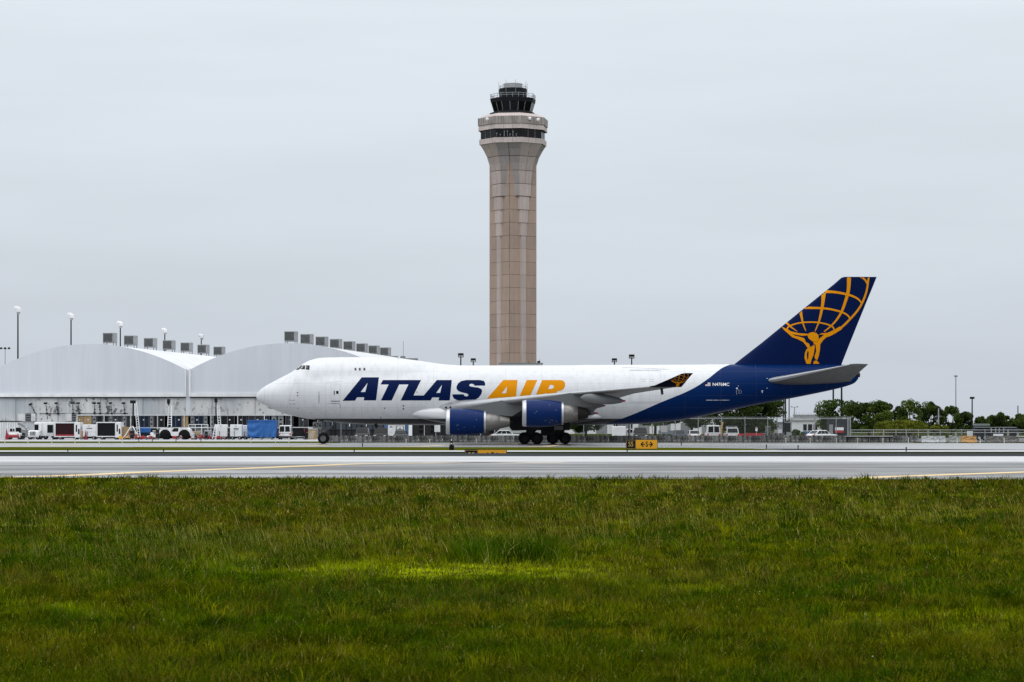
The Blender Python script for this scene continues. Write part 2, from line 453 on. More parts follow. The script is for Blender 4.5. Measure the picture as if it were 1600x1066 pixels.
# flared head: ribs open out into the octagonal cab base
flare = [(tz(309.3), 5.64, 1.95), (tz(290), 5.72, 2.05), (tz(269.6), 6.05, 2.28), (tz(258), 6.45, 2.5), (tz(248), 7.0, 2.78), (tz(237), 7.85, 3.18), (tz(227.5), 8.85, 3.66)]
for a_, b_ in zip(flare[:-1], flare[1:]):
    (z0, o0, w0), (z1, o1, w1) = a_, b_
    seam0 = 3 * g if a_ in (flare[0], flare[1], flare[2], flare[4]) else 0
    for k in range(8):
        if k % 2:                                    # over the ribs
            d = fdir(k)
            for u0, u1 in ((-1, 0), (0, 1)):
                MB().add(*slab(d, o0, u0 * w0 + (2 * g if u0 == 0 else 0), u1 * w0 - (g if u1 == 0 else 0), u0 * w1 + (g if u0 == 0 else 0), u1 * w1 - (g if u1 == 0 else 0), z0 + seam0, z1, o1, 0.3)).build('flare_panel', C_PALE, tower)
        else:                                        # diagonal side between two ribs
            dl, dr = fdir(k - 1), fdir(k + 1)
            def ends(o, wv): return dl * o + tangent(dl) * wv, dr * o - tangent(dr) * wv
            A0, B0 = ends(o0, w0); A1, B1 = ends(o1, w1)
            M0, M1 = (A0 + B0) / 2, (A1 + B1) / 2
            for (p0, q0, p1, q1) in ((A0, M0, A1, M1), (M0, B0, M1, B1)):
                s0 = (q0 - p0).normalized() * g * 1.6
                P = [p0 + s0, q0 - s0, q1 - s0, p1 + s0]
                zz = [z0 + seam0, z0 + seam0, z1, z1]
                P = [Vector((p.x, p.y, z)) for p, z in zip(P, zz)]
                ins = -fdir(k) * 0.3
                MB().add(P + [p + ins for p in P], [(0, 1, 2, 3), (4, 7, 6, 5), (0, 4, 5, 1), (2, 6, 7, 3), (0, 3, 7, 4), (1, 5, 6, 2)]).build('flare_panel', C_GREY, tower)
def octo(b, prof, cap=True):
    rowsv = []
    for z, ap in prof:
        Rr = ap / math.cos(math.pi / 8)
        rowsv.append([(Rr * math.cos(-math.pi / 2 - PHI + math.pi / 8 + k * math.pi / 4), Rr * math.sin(-math.pi / 2 - PHI + math.pi / 8 + k * math.pi / 4), z) for k in range(8)])
    o = len(b.v); b.grid(rowsv, closed=True)
    if cap: b.f.append(tuple(range(o, o + 8))); b.f.append(tuple(range(o + 8 * len(prof) - 1, o + 8 * len(prof) - 9, -1)))
    return b
yz = lambda q: 100.3 - q / 42.16
def ring_panels(name, m, z0, z1, a0, a1, per, parent, th=0.35):
    for k in range(8):
        d = fdir(k)
        for j in range(per):
            w0 = a0 * math.tan(math.pi / 8); w1 = a1 * math.tan(math.pi / 8)
            e0 = -w0 + 2 * w0 * j / per; e1 = -w0 + 2 * w0 * (j + 1) / per
            f0 = -w1 + 2 * w1 * j / per; f1 = -w1 + 2 * w1 * (j + 1) / per
            MB().add(*slab(d, a0, e0 + g * .6, e1 - g * .6, f0 + g * .6, f1 - g * .6, z0, z1, a1, th)).build(name, m, parent)
octo(MB(), [(yz(826), 8.7), (yz(770), 8.8), (yz(770), 8.55), (yz(655), 8.55), (yz(655), 9.0), (yz(515), 9.1), (yz(515), 8.9)]).build('deck_core', JOINT, tower)
ring_panels('lip_panel', C_LIP, yz(824), yz(764), 9.0, 9.05, 3, tower)
GL_BAND = glass('tinted_band_glass', (0.006, 0.007, 0.009), 0.12)
ring_panels('band_window', GL_BAND, yz(763), yz(662), 8.62, 8.62, 3, tower, 0.1)
for k in range(8):
    d = fdir(k); t = tangent(d)
    for j in (-1.2, 1.2):
        p = d * 8.68 + t * j
        MB().box(p.x - .04, p.x + .04, p.y - .04, p.y + .04, yz(765), yz(662)).build('mullion', GREYM, tower)
ring_panels('ring_panel', C_LIP, yz(660), yz(602), 9.28, 9.15, 3, tower)
ring_panels('ring_panel', C_STAIN, yz(600), yz(516), 9.36, 9.42, 3, tower)
octo(MB(), [(yz(516), 9.38), (yz(512), 9.38), (yz(468), 7.2), (yz(460), 5.8), (yz(452), 5.4)]).build('terrace_roof', C_LIP, tower)
octo(MB(), [(yz(470), 6.4), (yz(446), 6.2), (yz(425), 5.1), (yz(422), 5.0)]).build('cab_plinth', DARKM, tower)
octo(MB(), [(yz(426), 4.95), (yz(318), 5.7), (yz(300), 5.7)]).build('cab_core', DARKM, tower)
GL_CAB = glass('cab_glass', (0.008, 0.012, 0.016), 0.06)
ring_panels('cab_window', GL_CAB, yz(422), yz(322), 5.08, 5.78, 2, tower, 0.06)
for k in range(8):
    d = fdir(k); t = tangent(d)
    for s_ in (-1, 0):
        w0, w1 = 5.08 * math.tan(math.pi / 8), 5.78 * math.tan(math.pi / 8)
        p0 = d * 5.12 + t * w0 * s_; p1 = d * 5.82 + t * w1 * s_
        MB().cyl((p0.x, p0.y, yz(424)), (p1.x, p1.y, yz(320)), 0.07, n=6).build('mullion', GREYM, tower)
FASC = mat('dark_fascia', (0.018, 0.021, 0.027), 0.5)
octo(MB(), [(yz(322), 5.82), (yz(318), 5.95), (yz(276), 6.12), (yz(272), 6.12), (yz(268), 4.0)]).build('cab_fascia', FASC, tower)
rail = MB()
Rr = 6.0 / math.cos(math.pi / 8)
for k in range(8):
    a0 = -math.pi / 2 - PHI + math.pi / 8 + k * math.pi / 4; a1 = a0 + math.pi / 4
    p0 = Vector((Rr * math.cos(a0), Rr * math.sin(a0), 0)); p1 = Vector((Rr * math.cos(a1), Rr * math.sin(a1), 0))
    for zz in (yz(222), yz(245)): rail.cyl((p0.x, p0.y, zz), (p1.x, p1.y, zz), 0.06, n=6)
    for q in (0, 0.33, 0.66):
        p = p0.lerp(p1, q); rail.cyl((p.x, p.y, yz(272)), (p.x, p.y, yz(218)), 0.06, n=6)
rail.build('roof_railing', GREYM, tower)
MB().lathe([(yz(270), 0.01), (yz(270), 3.9), (yz(152), 3.95), (yz(150), 3.9), (yz(150), 0.01)], 'z', n=16).build('roof_drum', FASC, tower, True, 30)
MB().lathe([(yz(150), 0.01), (yz(150), 2.55), (yz(100), 2.65), (yz(96), 2.75), (yz(88), 2.7), (yz(80), 1.6), (yz(78), 0.01)], 'z', n=20).build('radome_base', mat('pale_grey_drum', (0.5, 0.51, 0.53), 0.6), tower, True, 40)
rl = MB()
for k in range(12):
    a = k * math.pi / 6 + 0.2
    rl.cyl((3.8 * math.cos(a), 3.8 * math.sin(a), yz(152)), (3.8 * math.cos(a), 3.8 * math.sin(a), yz(108)), 0.05, n=5)
    a2 = a + math.pi / 6
    for zz in (yz(112), yz(130)): rl.cyl((3.8 * math.cos(a), 3.8 * math.sin(a), zz), (3.8 * math.cos(a2), 3.8 * math.sin(a2), zz), 0.045, n=5)
rl.build('drum_railing', GREYM, tower)
for px, top, bot in ((452, 68, 210), (538, 55, 210), (651, 55, 210), (772, 65, 160), (790, 78, 190)):
    x = (px / 7.61 + 720 - 801.5) / SC
    MB().cyl((x, -math.sqrt(max(0.2, 16.4 - x * x)), yz(bot)), (x, -math.sqrt(max(0.2, 16.4 - x * x)), yz(top)), 0.06, 0.04, 6).build('antenna', GREYM, tower)
for px, py in ((318, 550), (818, 542), (916, 555)):
    x = (px / 7.61 + 720 - 801.5) / SC
    yv = -8.9 if abs(x) < 4.5 else -7.6
    b = MB().lathe([(-0.45, 0.02), (-0.42, 0.35), (0.0, 0.5), (0.3, 0.4), (0.45, 0.02)], 'z', (x, yv - 0.8, yz(py)), 14)
    b.cyl((x, yv - 0.7, yz(py)), (x, yv + 0.4, yz(py) - 0.1), 0.1, n=6).build('dish_antenna', LAMPW, tower, True, 50)
for px, py, hh in ((430, 755, 0.9), (470, 755, 0.5), (520, 755, 1.4), (555, 755, 1.7), (585, 755, 0.6), (622, 755, 1.5), (660, 755, 0.7)):
    x = (px / 7.61 + 720 - 801.5) / SC
    MB().cyl((x, -9.0, yz(py)), (x, -9.0, yz(py) + hh), 0.07, n=5).box(x - .16, x + .16, -9.15, -8.85, yz(py) + hh * .8, yz(py) + hh * .8 + .2).build('antenna', GREYM, tower)

# ------------------------------------------------------------------ hangars
HA = R(7.6)
HO = Vector((gx(290, 400), 400, 0))
HWID, HLEN = 32.3, 104.0
def roof_z(t): return 11.15 + 4.2 * (1 - abs(t) ** 2.05)      # t -1..1 across a bay
n = NT('hangar_white_wall')
v = n.coord('Object', (1, 1, 0.12)); a = n.noise(v, 0.5, 5, 0.6); v2 = n.coord('Object', (1.0, 0.3, 0.02)); st = n.noise(v2, 1.3, 4, 0.6)
k = n.math('MULTIPLY', n.rng(a, 0.3, 0.7, 0.95, 1.04), n.rng(st, 0.45, 0.75, 1.01, 0.96))
c = n.n('RGB'); c.outputs[0].default_value = (0.61, 0.635, 0.685, 1)
n.l(n.scale(c.outputs[0], k), n.b.inputs['Base Color']); n.b.inputs['Roughness'].default_value = 0.7
H_WALL = n.m
H_ROOF = mat('hangar_roof_membrane', (0.62, 0.63, 0.645), 0.6, dirt=0.15, dscale=0.3)
H_BAND = mat('hangar_fascia', (0.78, 0.79, 0.80), 0.6, dirt=0.2, dscale=0.5)
n = NT('peeling_paint')
v = n.coord('Object', (1, 1, 0.8)); a = n.noise(v, 0.16, 3, 0.5); p = n.noise(v, 0.95, 7, 0.68)
v3 = n.coord('Object', (2.5, 1, 0.15)); st = n.noise(v3, 0.8, 4, 0.6)
f = n.math('MULTIPLY', n.rng(a, 0.40, 0.56, 0, 1), n.rng(p, 0.55, 0.575, 0, 1))
n.l(n.mix(n.math('MULTIPLY', f, 0.9), n.scale(n.mix(n.rng(a, 0.35, 0.6, 0, 1), (0.42, 0.45, 0.475), (0.60, 0.60, 0.59)), n.rng(st, 0.3, 0.75, 1.08, 0.85)), (0.06, 0.065, 0.07)), n.b.inputs['Base Color'])
n.b.inputs['Roughness'].default_value = 0.8
H_PEEL = n.m
H_PEEL.name = 'peeling_paint'
NX = 40
def make_hangar(label, off):
    h = thing('hangar', label, 'hangar', HO, -HA)
    x0 = off - HWID / 2; T = [-1 + 2 * i / NX for i in range(NX + 1)]
    fx = lambda t: x0 + HWID / 2 + t * HWID / 2
    # front gable, a thin wall with the arched top
    top = [(fx(t), roof_z(t) + 0.03) for t in T]
    MB().prism([(fx(-1), 7.28), (fx(1), 7.28)] + top[::-1], 0.0, 0.35).build('gable_wall', H_WALL, h)
    r0 = [(fx(t), 0.3, roof_z(t)) for t in T]; r1 = [(fx(t), HLEN, roof_z(t)) for t in T]
    r2 = [(fx(t), HLEN, roof_z(t) - 0.3) for t in T]; r3 = [(fx(t), 0.3, roof_z(t) - 0.3) for t in T]
    MB().grid([r0, r1, r2, r3, r0]).build('roof', H_ROOF, h, True, 50)
    MB().box(fx(-1), fx(1), -0.25, 0.3, 6.72, 7.30).build('fascia', H_BAND, h)
    MB().box(fx(-1), fx(1), -0.32, 0.2, 6.55, 6.72).build('gutter', DARKM, h)
    for i in range(9):
        w_ = HWID / 9
        MB().box(fx(-1) + i * w_ + 0.02, fx(-1) + (i + 1) * w_ - 0.02, 0.0 + 0.12 * (i % 2), 0.5, 0, 6.54).build('door_leaf', H_PEEL, h)
    MB().box(fx(-1), fx(1), 0.5, HLEN, 0, 11.0).build('hall', H_WALL, h)
    return h
h1 = make_hangar('left white hangar with broad barrel roof and peeling paint along its lower doors', -HWID / 2)
h2 = make_hangar('white barrel roofed hangar rising behind the airplane nose', HWID / 2 + 0.8)
# gutter downpipe column in the valley
MB().box(0.0, 0.8, 0.05, 0.4, 0.0, 11.1).build('valley_wall', H_WALL, h1)
for i, o in enumerate((0.05, 0.75)):
    MB().box(o - 0.12, o + 0.12, -0.3, 0.0, 6.75, 11.3).build('downpipe', H_BAND, h1)
LOUV = mat('louvre_grey', (0.16, 0.17, 0.175), 0.5, 0.3, dirt=0.3)
CASE = mat('cooler_case', (0.30, 0.31, 0.32), 0.5, 0.3, dirt=0.25)
cool = None
def cooler(loc, label, group):
    global cool
    if cool is None:
        cool = thing('roof_cooler', label, 'roof cooler', loc, -HA, group)
        MB().rbox(-0.95, 0.95, -0.95, 0.95, 0.3, 1.95, 0.04).build('case', CASE, cool)
        for i in range(9): MB().box(-0.82, 0.62, -1.02, -0.96, 0.5 + i * 0.155, 0.59 + i * 0.155, Matrix.Rotation(R(25), 3, 'X')).build('louvre', LOUV, cool)
        MB().box(-0.85, 0.65, -0.965, -0.955, 0.46, 1.82).build('louvre_recess', DARKM, cool)
        for sx_ in (-0.8, 0.8):
            for sy in (-0.8, 0.8): MB().box(sx_ - .06, sx_ + .06, sy - .06, sy + .06, -0.6, 0.3).build('leg', GREYM, cool)
        return cool
    return dup(cool, loc, label=label, group=group)
ords = 'first second third fourth fifth sixth seventh eighth ninth tenth eleventh twelfth thirteenth fourteenth fifteenth sixteenth seventeenth eighteenth nineteenth twentieth'.split()
ords += ['twenty-' + q for q in ords[:9]]
ca, sa = math.cos(HA), math.sin(HA)
def hpt(u, v_, z): return (HO.x + u * ca + v_ * sa, HO.y - u * sa + v_ * ca, z)
for i in range(7):
    cooler(hpt(-13.6, 3 + 12 * i, 15.35), f'grey louvred rooftop cooler on the left hangar, {ords[i]} from the left', 'rooftop coolers of the left hangar')
for i in range(8):
    cooler(hpt(16.9, 3 + 12 * i, 15.45), f'grey louvred rooftop cooler on the hangar behind the nose, {ords[i]} from the left', 'rooftop coolers of the right hangar')
# lamps, conduit and louvred doors on the left hangar front
lamp = None
for i, (px, lean) in enumerate(((52, -0.9), (76, -.25), (94, -.3), (115, 0.05), (127.5, -.2), (148.5, .15), (160.5, -.2), (179, -.2), (198.5, -.1))):
    u = (gx(px, 403) - HO.x) / ca
    lb = f'gooseneck floodlight on the left hangar wall, {ords[i]} from the left'
    if lamp is None:
        lamp = thing('wall_floodlight', lb, 'floodlight', (0, 0, 0), -HA, 'wall floodlights')
        MB().tube([(0, -.1, 4.0), (0, -.25, 5.0), (0, -.4, 5.5)], 0.05, 6).build('arm', DARKM, lamp)
        MB().rbox(-.28, .28, -.75, -.35, 5.55, 5.85, .06).build('lamp_head', DARKM, lamp)
        MB().box(-.15, .15, -.2, 0.0, 3.85, 4.15).build('junction_box', DARKM, lamp)
        MB().box(-.1, .1, -.24, -.05, 4.6, 4.75).build('clamp', DARKM, lamp)
        q = lamp
        q.location = hpt(u, -.05, 0)
    else: q = dup(lamp, hpt(u, -.05, 0), label=lb)
    q.scale = (1 if i != 3 else -1, 1, 1)
    q.rotation_euler = (0, R(lean * 14 if i else -24), -HA)
    if i == 0: q.location = (q.location.x + 1.9, q.location.y, q.location.z + 0.3)
pu = lambda px: (gx(px, 401) - HO.x) / ca
tag(MB().tube([hpt(pu(58), -.1, 4.0), hpt(pu(200), -.1, 4.0)], 0.05, 6).build('wall_conduit', DARKM), 'thin dark horizontal conduit below the floodlights on the left hangar', 'conduit')
for k, (a0, a1, side) in enumerate(((23, 52, 'left'), (100, 120, 'right'))):
    sh = thing('wall_louvre', f'white framed louvred vent in the left hangar wall, {side} one of two', 'wall vent', hpt(pu(a0), 0, 0), -HA, 'hangar wall vents')
    W_ = (a1 - a0) * 400 / F
    d0 = 0.42 if k == 0 else 0.5
    MB().box(0, W_ * d0, -.2, -.02, 2.75, 4.0).build('shutter', WHITE2, sh)
    MB().box(W_ * d0 + .05, W_ * (d0 + .3), -.12, -.02, 2.75, 4.0).build('recess', DARKM, sh)
    for i in range(4): MB().box(W_ * d0 + .05, W_ * (d0 + .3), -.2, -.13, 2.9 + i * .28, 3.0 + i * .28).build('louvre', GREYM, sh)
    if k == 0: MB().box(W_ * .75, W_, -.2, -.02, 2.75, 4.0).build('shutter', WHITE2, sh)
# ------------------------------------------------------------------ airplane
AY = 280.0; AS = F / AY                      # 13.7 px per metre at the keel line
AX = (400.4 - 800) / AS
plane = thing('cargo_airplane', 'white and blue four engine cargo jet with golden globe emblem on its tail', 'airplane', (AX, AY, 0))
ax = lambda px: (px - 400.4) / AS            # pixel -> metres aft of the nose
az = lambda py: CH + (HZ - py) / AS
ST = [(400.6, 620.0, 621.0), (401.5, 617, 623.6), (403.6, 612.9, 626.2), (408, 608, 629.8), (414, 603.8, 633.2), (420, 600.3, 636.3), (430, 595, 641.0),
      (440, 589.8, 645.0), (451.4, 583.9, 648.4), (458.6, 579.7, 650), (464, 575.6, 651.2), (469.7, 571.0, 652.2), (479.3, 565.4, 654), (486, 562.6, 655.1),
      (493.7, 560.5, 656.4), (502, 559.3, 657.7), (511, 558.8, 658.9), (533, 558.4, 661.2), (550, 558.3, 662.4), (565, 558.4, 663.2), (597, 559, 664), (622, 560.4, 664.2),
      (648, 562.9, 664.3), (660, 564.6, 664.3), (676, 567, 664.4), (700, 570.1, 664.4), (712, 571, 664.4), (740, 571.2, 664.5), (900, 571, 664.5), (947, 570.8, 663.8),
      (980, 570.6, 663.2), (1012, 570.5, 661.8), (1050, 570.3, 658.6), (1087, 570, 652.8), (1130, 569.6, 643.8), (1162, 569.3, 636.9), (1200, 569, 629.3),
      (1235, 569, 622.8), (1270, 569.2, 615.8), (1303, 569.5, 608.7), (1325, 571.2, 602.8), (1336, 575, 598), (1341, 581, 592)]
sx_ = np.array([ax(s[0]) for s in ST]); st_ = np.array([az(s[1]) for s in ST]); sb_ = np.array([az(s[2]) for s in ST])
def hermite(xs, ys, q):
    d = np.diff(ys) / np.diff(xs); m = np.zeros(len(xs)); m[0] = d[0]; m[-1] = d[-1]
    for i in range(1, len(xs) - 1):
        if d[i - 1] * d[i] > 0:
            w1 = 2 * (xs[i + 1] - xs[i]) + xs[i] - xs[i - 1]; w2 = xs[i + 1] - xs[i] + 2 * (xs[i] - xs[i - 1])
            m[i] = (w1 + w2) / (w1 / d[i - 1] + w2 / d[i])
    i = np.clip(np.searchsorted(xs, q) - 1, 0, len(xs) - 2); h = xs[i + 1] - xs[i]; t = (q - xs[i]) / h
    return ((2 * t ** 3 - 3 * t ** 2 + 1) * ys[i] + (t ** 3 - 2 * t ** 2 + t) * h * m[i] + (-2 * t ** 3 + 3 * t ** 2) * ys[i + 1] + (t ** 3 - t ** 2) * h * m[i + 1])
L_ = sx_[-1]
qs = np.concatenate([np.array([0.012, 0.03, 0.06, 0.1, 0.16, 0.24, 0.35, 0.5]), np.linspace(0.7, 9, 30), np.linspace(9.4, 24, 30), np.linspace(25, 42, 12), np.linspace(43, L_ - 1.6, 34), np.linspace(L_ - 1.4, L_, 10)])
qs = np.clip(qs, sx_[0], L_)
qt = hermite(sx_, st_, qs); qb = hermite(sx_, sb_, qs)
def halfw(x):
    if x < 11: wv = 3.25 * (max(0, 1 - (1 - x / 11) ** 2.1)) ** 0.66
    elif x < 44: wv = 3.25
    else:
        t = (x - 44) / (L_ - 44); wv = 3.25 * (1 - 0.88 * t ** 1.55)
    if x > L_ - 1.2: wv *= math.sqrt(max(0.05, 1 - ((x - L_ + 1.2) / 1.25) ** 2))
    return wv
NA = 72
MAINTOP = az(571.0)
rows = []
for x, zt, zb in zip(qs, qt, qb):
    wv = halfw(x)
    ztm = min(zt, MAINTOP); zc = (ztm + zb) / 2; hh = (ztm - zb) / 2
    up = zt > MAINTOP + 1e-3
    uc = 7.35; uh = zt - uc; uw = min(2.55, wv * 0.92) * (0.75 + 0.25 * min(1, max(0, (zt - MAINTOP) / 0.8)))
    row = []
    for i in range(NA):
        a = 2 * math.pi * i / NA; cy, cz = math.cos(a), math.sin(a)
        # polar radius of the main lobe from its own centre
        r1 = 1 / math.sqrt((cy / wv) ** 2 + (cz / hh) ** 2)
        r = r1
        if up and cz > 0:
            # upper lobe as seen from the same centre: solve |p - (0,uc)| on the ellipse
            A = (cy / uw) ** 2 + (cz / uh) ** 2; B = -2 * cz * (uc - zc) / uh ** 2; C = ((uc - zc) / uh) ** 2 - 1
            D = B * B - 4 * A * C
            if D > 0:
                r2 = (-B + math.sqrt(D)) / (2 * A)
                k_ = 0.16
                hmx = max(k_ - abs(r1 - r2), 0) / k_
                r = max(r1, r2) + hmx * hmx * k_ * 0.25
        row.append((x, r * cy, zc + r * cz))
    rows.append(row)
fb = MB(); fb.grid(rows, closed=True)
fb.f.append(tuple(range(NA))); fb.f.append(tuple(range(len(fb.v) - 1, len(fb.v) - NA - 1, -1)))

# livery paint: white, grey belly, blue tail with its curved boundary (flat paint areas)
def livery(name, wing=False):
    n = NT(name)
    c = n.n('TexCoord'); s = n.n('SeparateXYZ'); n.l(c.outputs['Object'], s.inputs[0])
    pts = [(2.0, 935), (2.24, 945), (2.46, 956), (3.48, 994), (4.65, 1031), (6.15, 1080), (7.32, 1106), (8.2, 1122), (8.68, 1132), (8.95, 1141), (9.15, 1150)]
    fc = n.n('FloatCurve'); cm = fc.mapping.curves[0]
    z0, z1 = 2.0, 9.3; p0, p1 = 900, 1180
    N = lambda z, p: ((z - z0) / (z1 - z0), ((800 + (p - 800) * 0.9885) - p0) / (p1 - p0))
    P = [N(*q) for q in pts]
    cm.points[0].location = P[0]; cm.points[1].location = P[-1]
    for q in P[1:-1]: cm.points.new(*q)
    for q in cm.points: q.handle_type = 'AUTO'
    fc.mapping.update()
    n.l(n.rng(s.outputs['Z'], z0, z1, 0, 1), fc.inputs['Value'])
    bound = n.math('ADD', n.math('MULTIPLY', fc.outputs[0], (p1 - p0) / AS), (p0 - 400.4) / AS)
    blue = n.rng(n.math('SUBTRACT', s.outputs['X'], bound), -0.02, 0.02, 0, 1)
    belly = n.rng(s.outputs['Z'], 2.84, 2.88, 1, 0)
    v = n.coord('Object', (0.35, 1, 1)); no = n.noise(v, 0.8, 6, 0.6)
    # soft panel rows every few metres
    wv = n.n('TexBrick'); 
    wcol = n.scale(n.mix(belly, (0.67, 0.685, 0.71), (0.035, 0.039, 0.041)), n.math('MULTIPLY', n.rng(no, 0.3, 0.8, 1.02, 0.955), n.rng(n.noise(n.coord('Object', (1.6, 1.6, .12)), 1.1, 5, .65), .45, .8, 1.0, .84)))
    col = n.mix(blue, wcol, (0.0003, 0.0165, 0.088))
    # panel seams: thin dirt lines around and along the skin
    def seam(o, per, wd):
        fr = n.math('FRACT', n.math('DIVIDE', o, per)); return n.rng(n.math('ABSOLUTE', n.math('SUBTRACT', fr, 0.5)), 0.5 - wd / per, 0.5 - wd / per * .6, 0, 1)
    sm = n.math('MAXIMUM', seam(s.outputs['X'], 4.06, 0.014), seam(s.outputs['Z'], 1.37, 0.010))
    sm = n.math('MULTIPLY', sm, n.rng(n.noise(v, 0.5, 2), 0.35, 0.65, 0.2, 0.6))
    n.l(n.mix(sm, col, (0.1, 0.1, 0.11)), n.b.inputs['Base Color'])
    n.l(n.rng(no, 0.3, 0.8, 0.22, 0.36), n.b.inputs['Roughness'])
    n.l(n.rng(blue, 0, 1, .35, .06), n.b.inputs['Specular IOR Level'])
    for q in list(n.t.nodes):
        if q.type == 'TEX_BRICK': n.t.nodes.remove(q)
    return n.m
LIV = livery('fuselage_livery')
A_WHITE = mat('aircraft_white', (0.74, 0.75, 0.765), 0.32, dirt=0.12, dscale=0.6, coat=0.2)
A_GREY = mat('aircraft_wing_grey', (0.125, 0.131, 0.139), 0.38, dirt=0.25, dscale=0.7, streak=(0.4, 1, 1))
A_DGREY = mat('aircraft_dark_grey', (0.03, 0.032, 0.034), 0.5, dirt=0.3)
A_BLUE = mat('aircraft_blue', (0.0004, 0.0165, 0.096), 0.3, dirt=0.12, dscale=1.2, spec=.12)
A_NAVY = mat('aircraft_navy', (0.001, 0.003, 0.018), 0.4, dirt=0.08, spec=.06)
A_NAVL = mat('lettering_navy', (0.0008, 0.013, 0.089), 0.4, dirt=0.06, spec=.06)
A_GOLD = mat('lettering_gold', (0.70, 0.262, 0.0), 0.5, dirt=0.08, spec=.08)
A_MARK = mat('marking_white', (0.8, 0.8, 0.8), 0.4, dirt=0.05)
A_LINE = mat('seam_dark', (0.04, 0.042, 0.045), 0.6)
A_FAINT = mat('seam_faint', (0.42, 0.43, 0.45), 0.6)
A_SILV = mat('polished_lip', (0.52, 0.53, 0.55), 0.28, 0.75, dirt=0.12)
A_TITAN = mat('nozzle_metal', (0.24, 0.23, 0.22), 0.38, 0.7, dirt=0.3, dscale=2.5)
A_SOOT = mat('sooty_nozzle', (0.06, 0.055, 0.05), 0.42, 0.6, dirt=0.3)
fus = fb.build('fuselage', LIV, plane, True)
def bvh_of(b): return BVHTree.FromPolygons([Vector(p) for p in b.v], b.f)
FUS_T = bvh_of(fb)
ORG = Vector((-AX, -AY, CH))
def cast(tree, px, py):
    d = Vector(((px - 800) / F, 1, (HZ - py) / F)).normalized()
    p, nr, i, dist = tree.ray_cast(ORG, d)
    return p, nr
def inside(poly, x, y):
    c = False; n_ = len(poly); j = n_ - 1
    for i in range(n_):
        xi, yi = poly[i]; xj, yj = poly[j]
        if (yi > y) != (yj > y) and x < (xj - xi) * (y - yi) / (yj - yi) + xi: c = not c
        j = i
    return c
def flat_fill(outer, holes, step):
    loops = [outer] + list(holes)
    V = []; E = []
    for lp in loops:
        pts = []
        for i in range(len(lp)):
            a = Vector(lp[i]); b_ = Vector(lp[(i + 1) % len(lp)]); k = max(1, int((b_ - a).length / step))
            pts += [a.lerp(b_, q / k) for q in range(k)]
        o = len(V); V += pts; E += [(o + i, o + (i + 1) % len(pts)) for i in range(len(pts))]
    xs = [p[0] for p in outer]; ys = [p[1] for p in outer]
    y = min(ys) + step / 2
    while y < max(ys):
        x = min(xs) + step / 2
        while x < max(xs):
            if inside(outer, x, y) and not any(inside(h_, x, y) for h_ in holes): V.append(Vector((x, y)))
            x += step
        y += step
    V2, _, T, *_ = delaunay_2d_cdt(V, E, [], 0, 1e-5)
    keep = []
    for t in T:
        cx = sum(V2[i].x for i in t) / 3; cy = sum(V2[i].y for i in t) / 3
        if inside(outer, cx, cy) and not any(inside(h_, cx, cy) for h_ in holes): keep.append(tuple(t))
    return V2, keep
def decal(b, tree, outer, holes=(), step=3.0, off=0.012, clip=None):
    """paint layer: outline in photo pixels laid on the skin of the thing"""
    V, T = flat_fill(outer, holes, step)
    P = []
    for p in V:
        q, nr = cast(tree, p.x, p.y)
        P.append(None if q is None else q + (nr if nr.y < 0 else -nr) * off)
    o = len(b.v); mp_ = {}
    for i, p in enumerate(P):
        if p is not None: mp_[i] = len(b.v); b.v.append(tuple(p))
    for t in T:
        if all(i in mp_ for i in t):
            if clip is None or max(abs(P[t[0]].y - P[t[k]].y) for k in (1, 2)) < clip: b.f.append(tuple(mp_[i] for i in t))
    return b
def stroke(pts, widths):
    """outline of a tapering stroke"""
    n_ = len(pts); A = []; B = []
    for i, p in enumerate(pts):
        a = Vector(pts[max(0, i - 1)]); c = Vector(pts[min(n_ - 1, i + 1)]); t = (c - a).normalized()
        wv = widths[0] + (widths[1] - widths[0]) * i / (n_ - 1); nr = Vector((-t.y, t.x)) * wv / 2
        A.append((p[0] + nr.x, p[1] + nr.y)); B.append((p[0] - nr.x, p[1] - nr.y))
    return A + B[::-1]
def line_decal(b, tree, pts, wd=0.35, off=0.01): return decal(b, tree, stroke(pts, (wd, wd)), (), 3, off)
def put(name, b, m, parent, label=None): return b.build(name, m, parent, label=label)

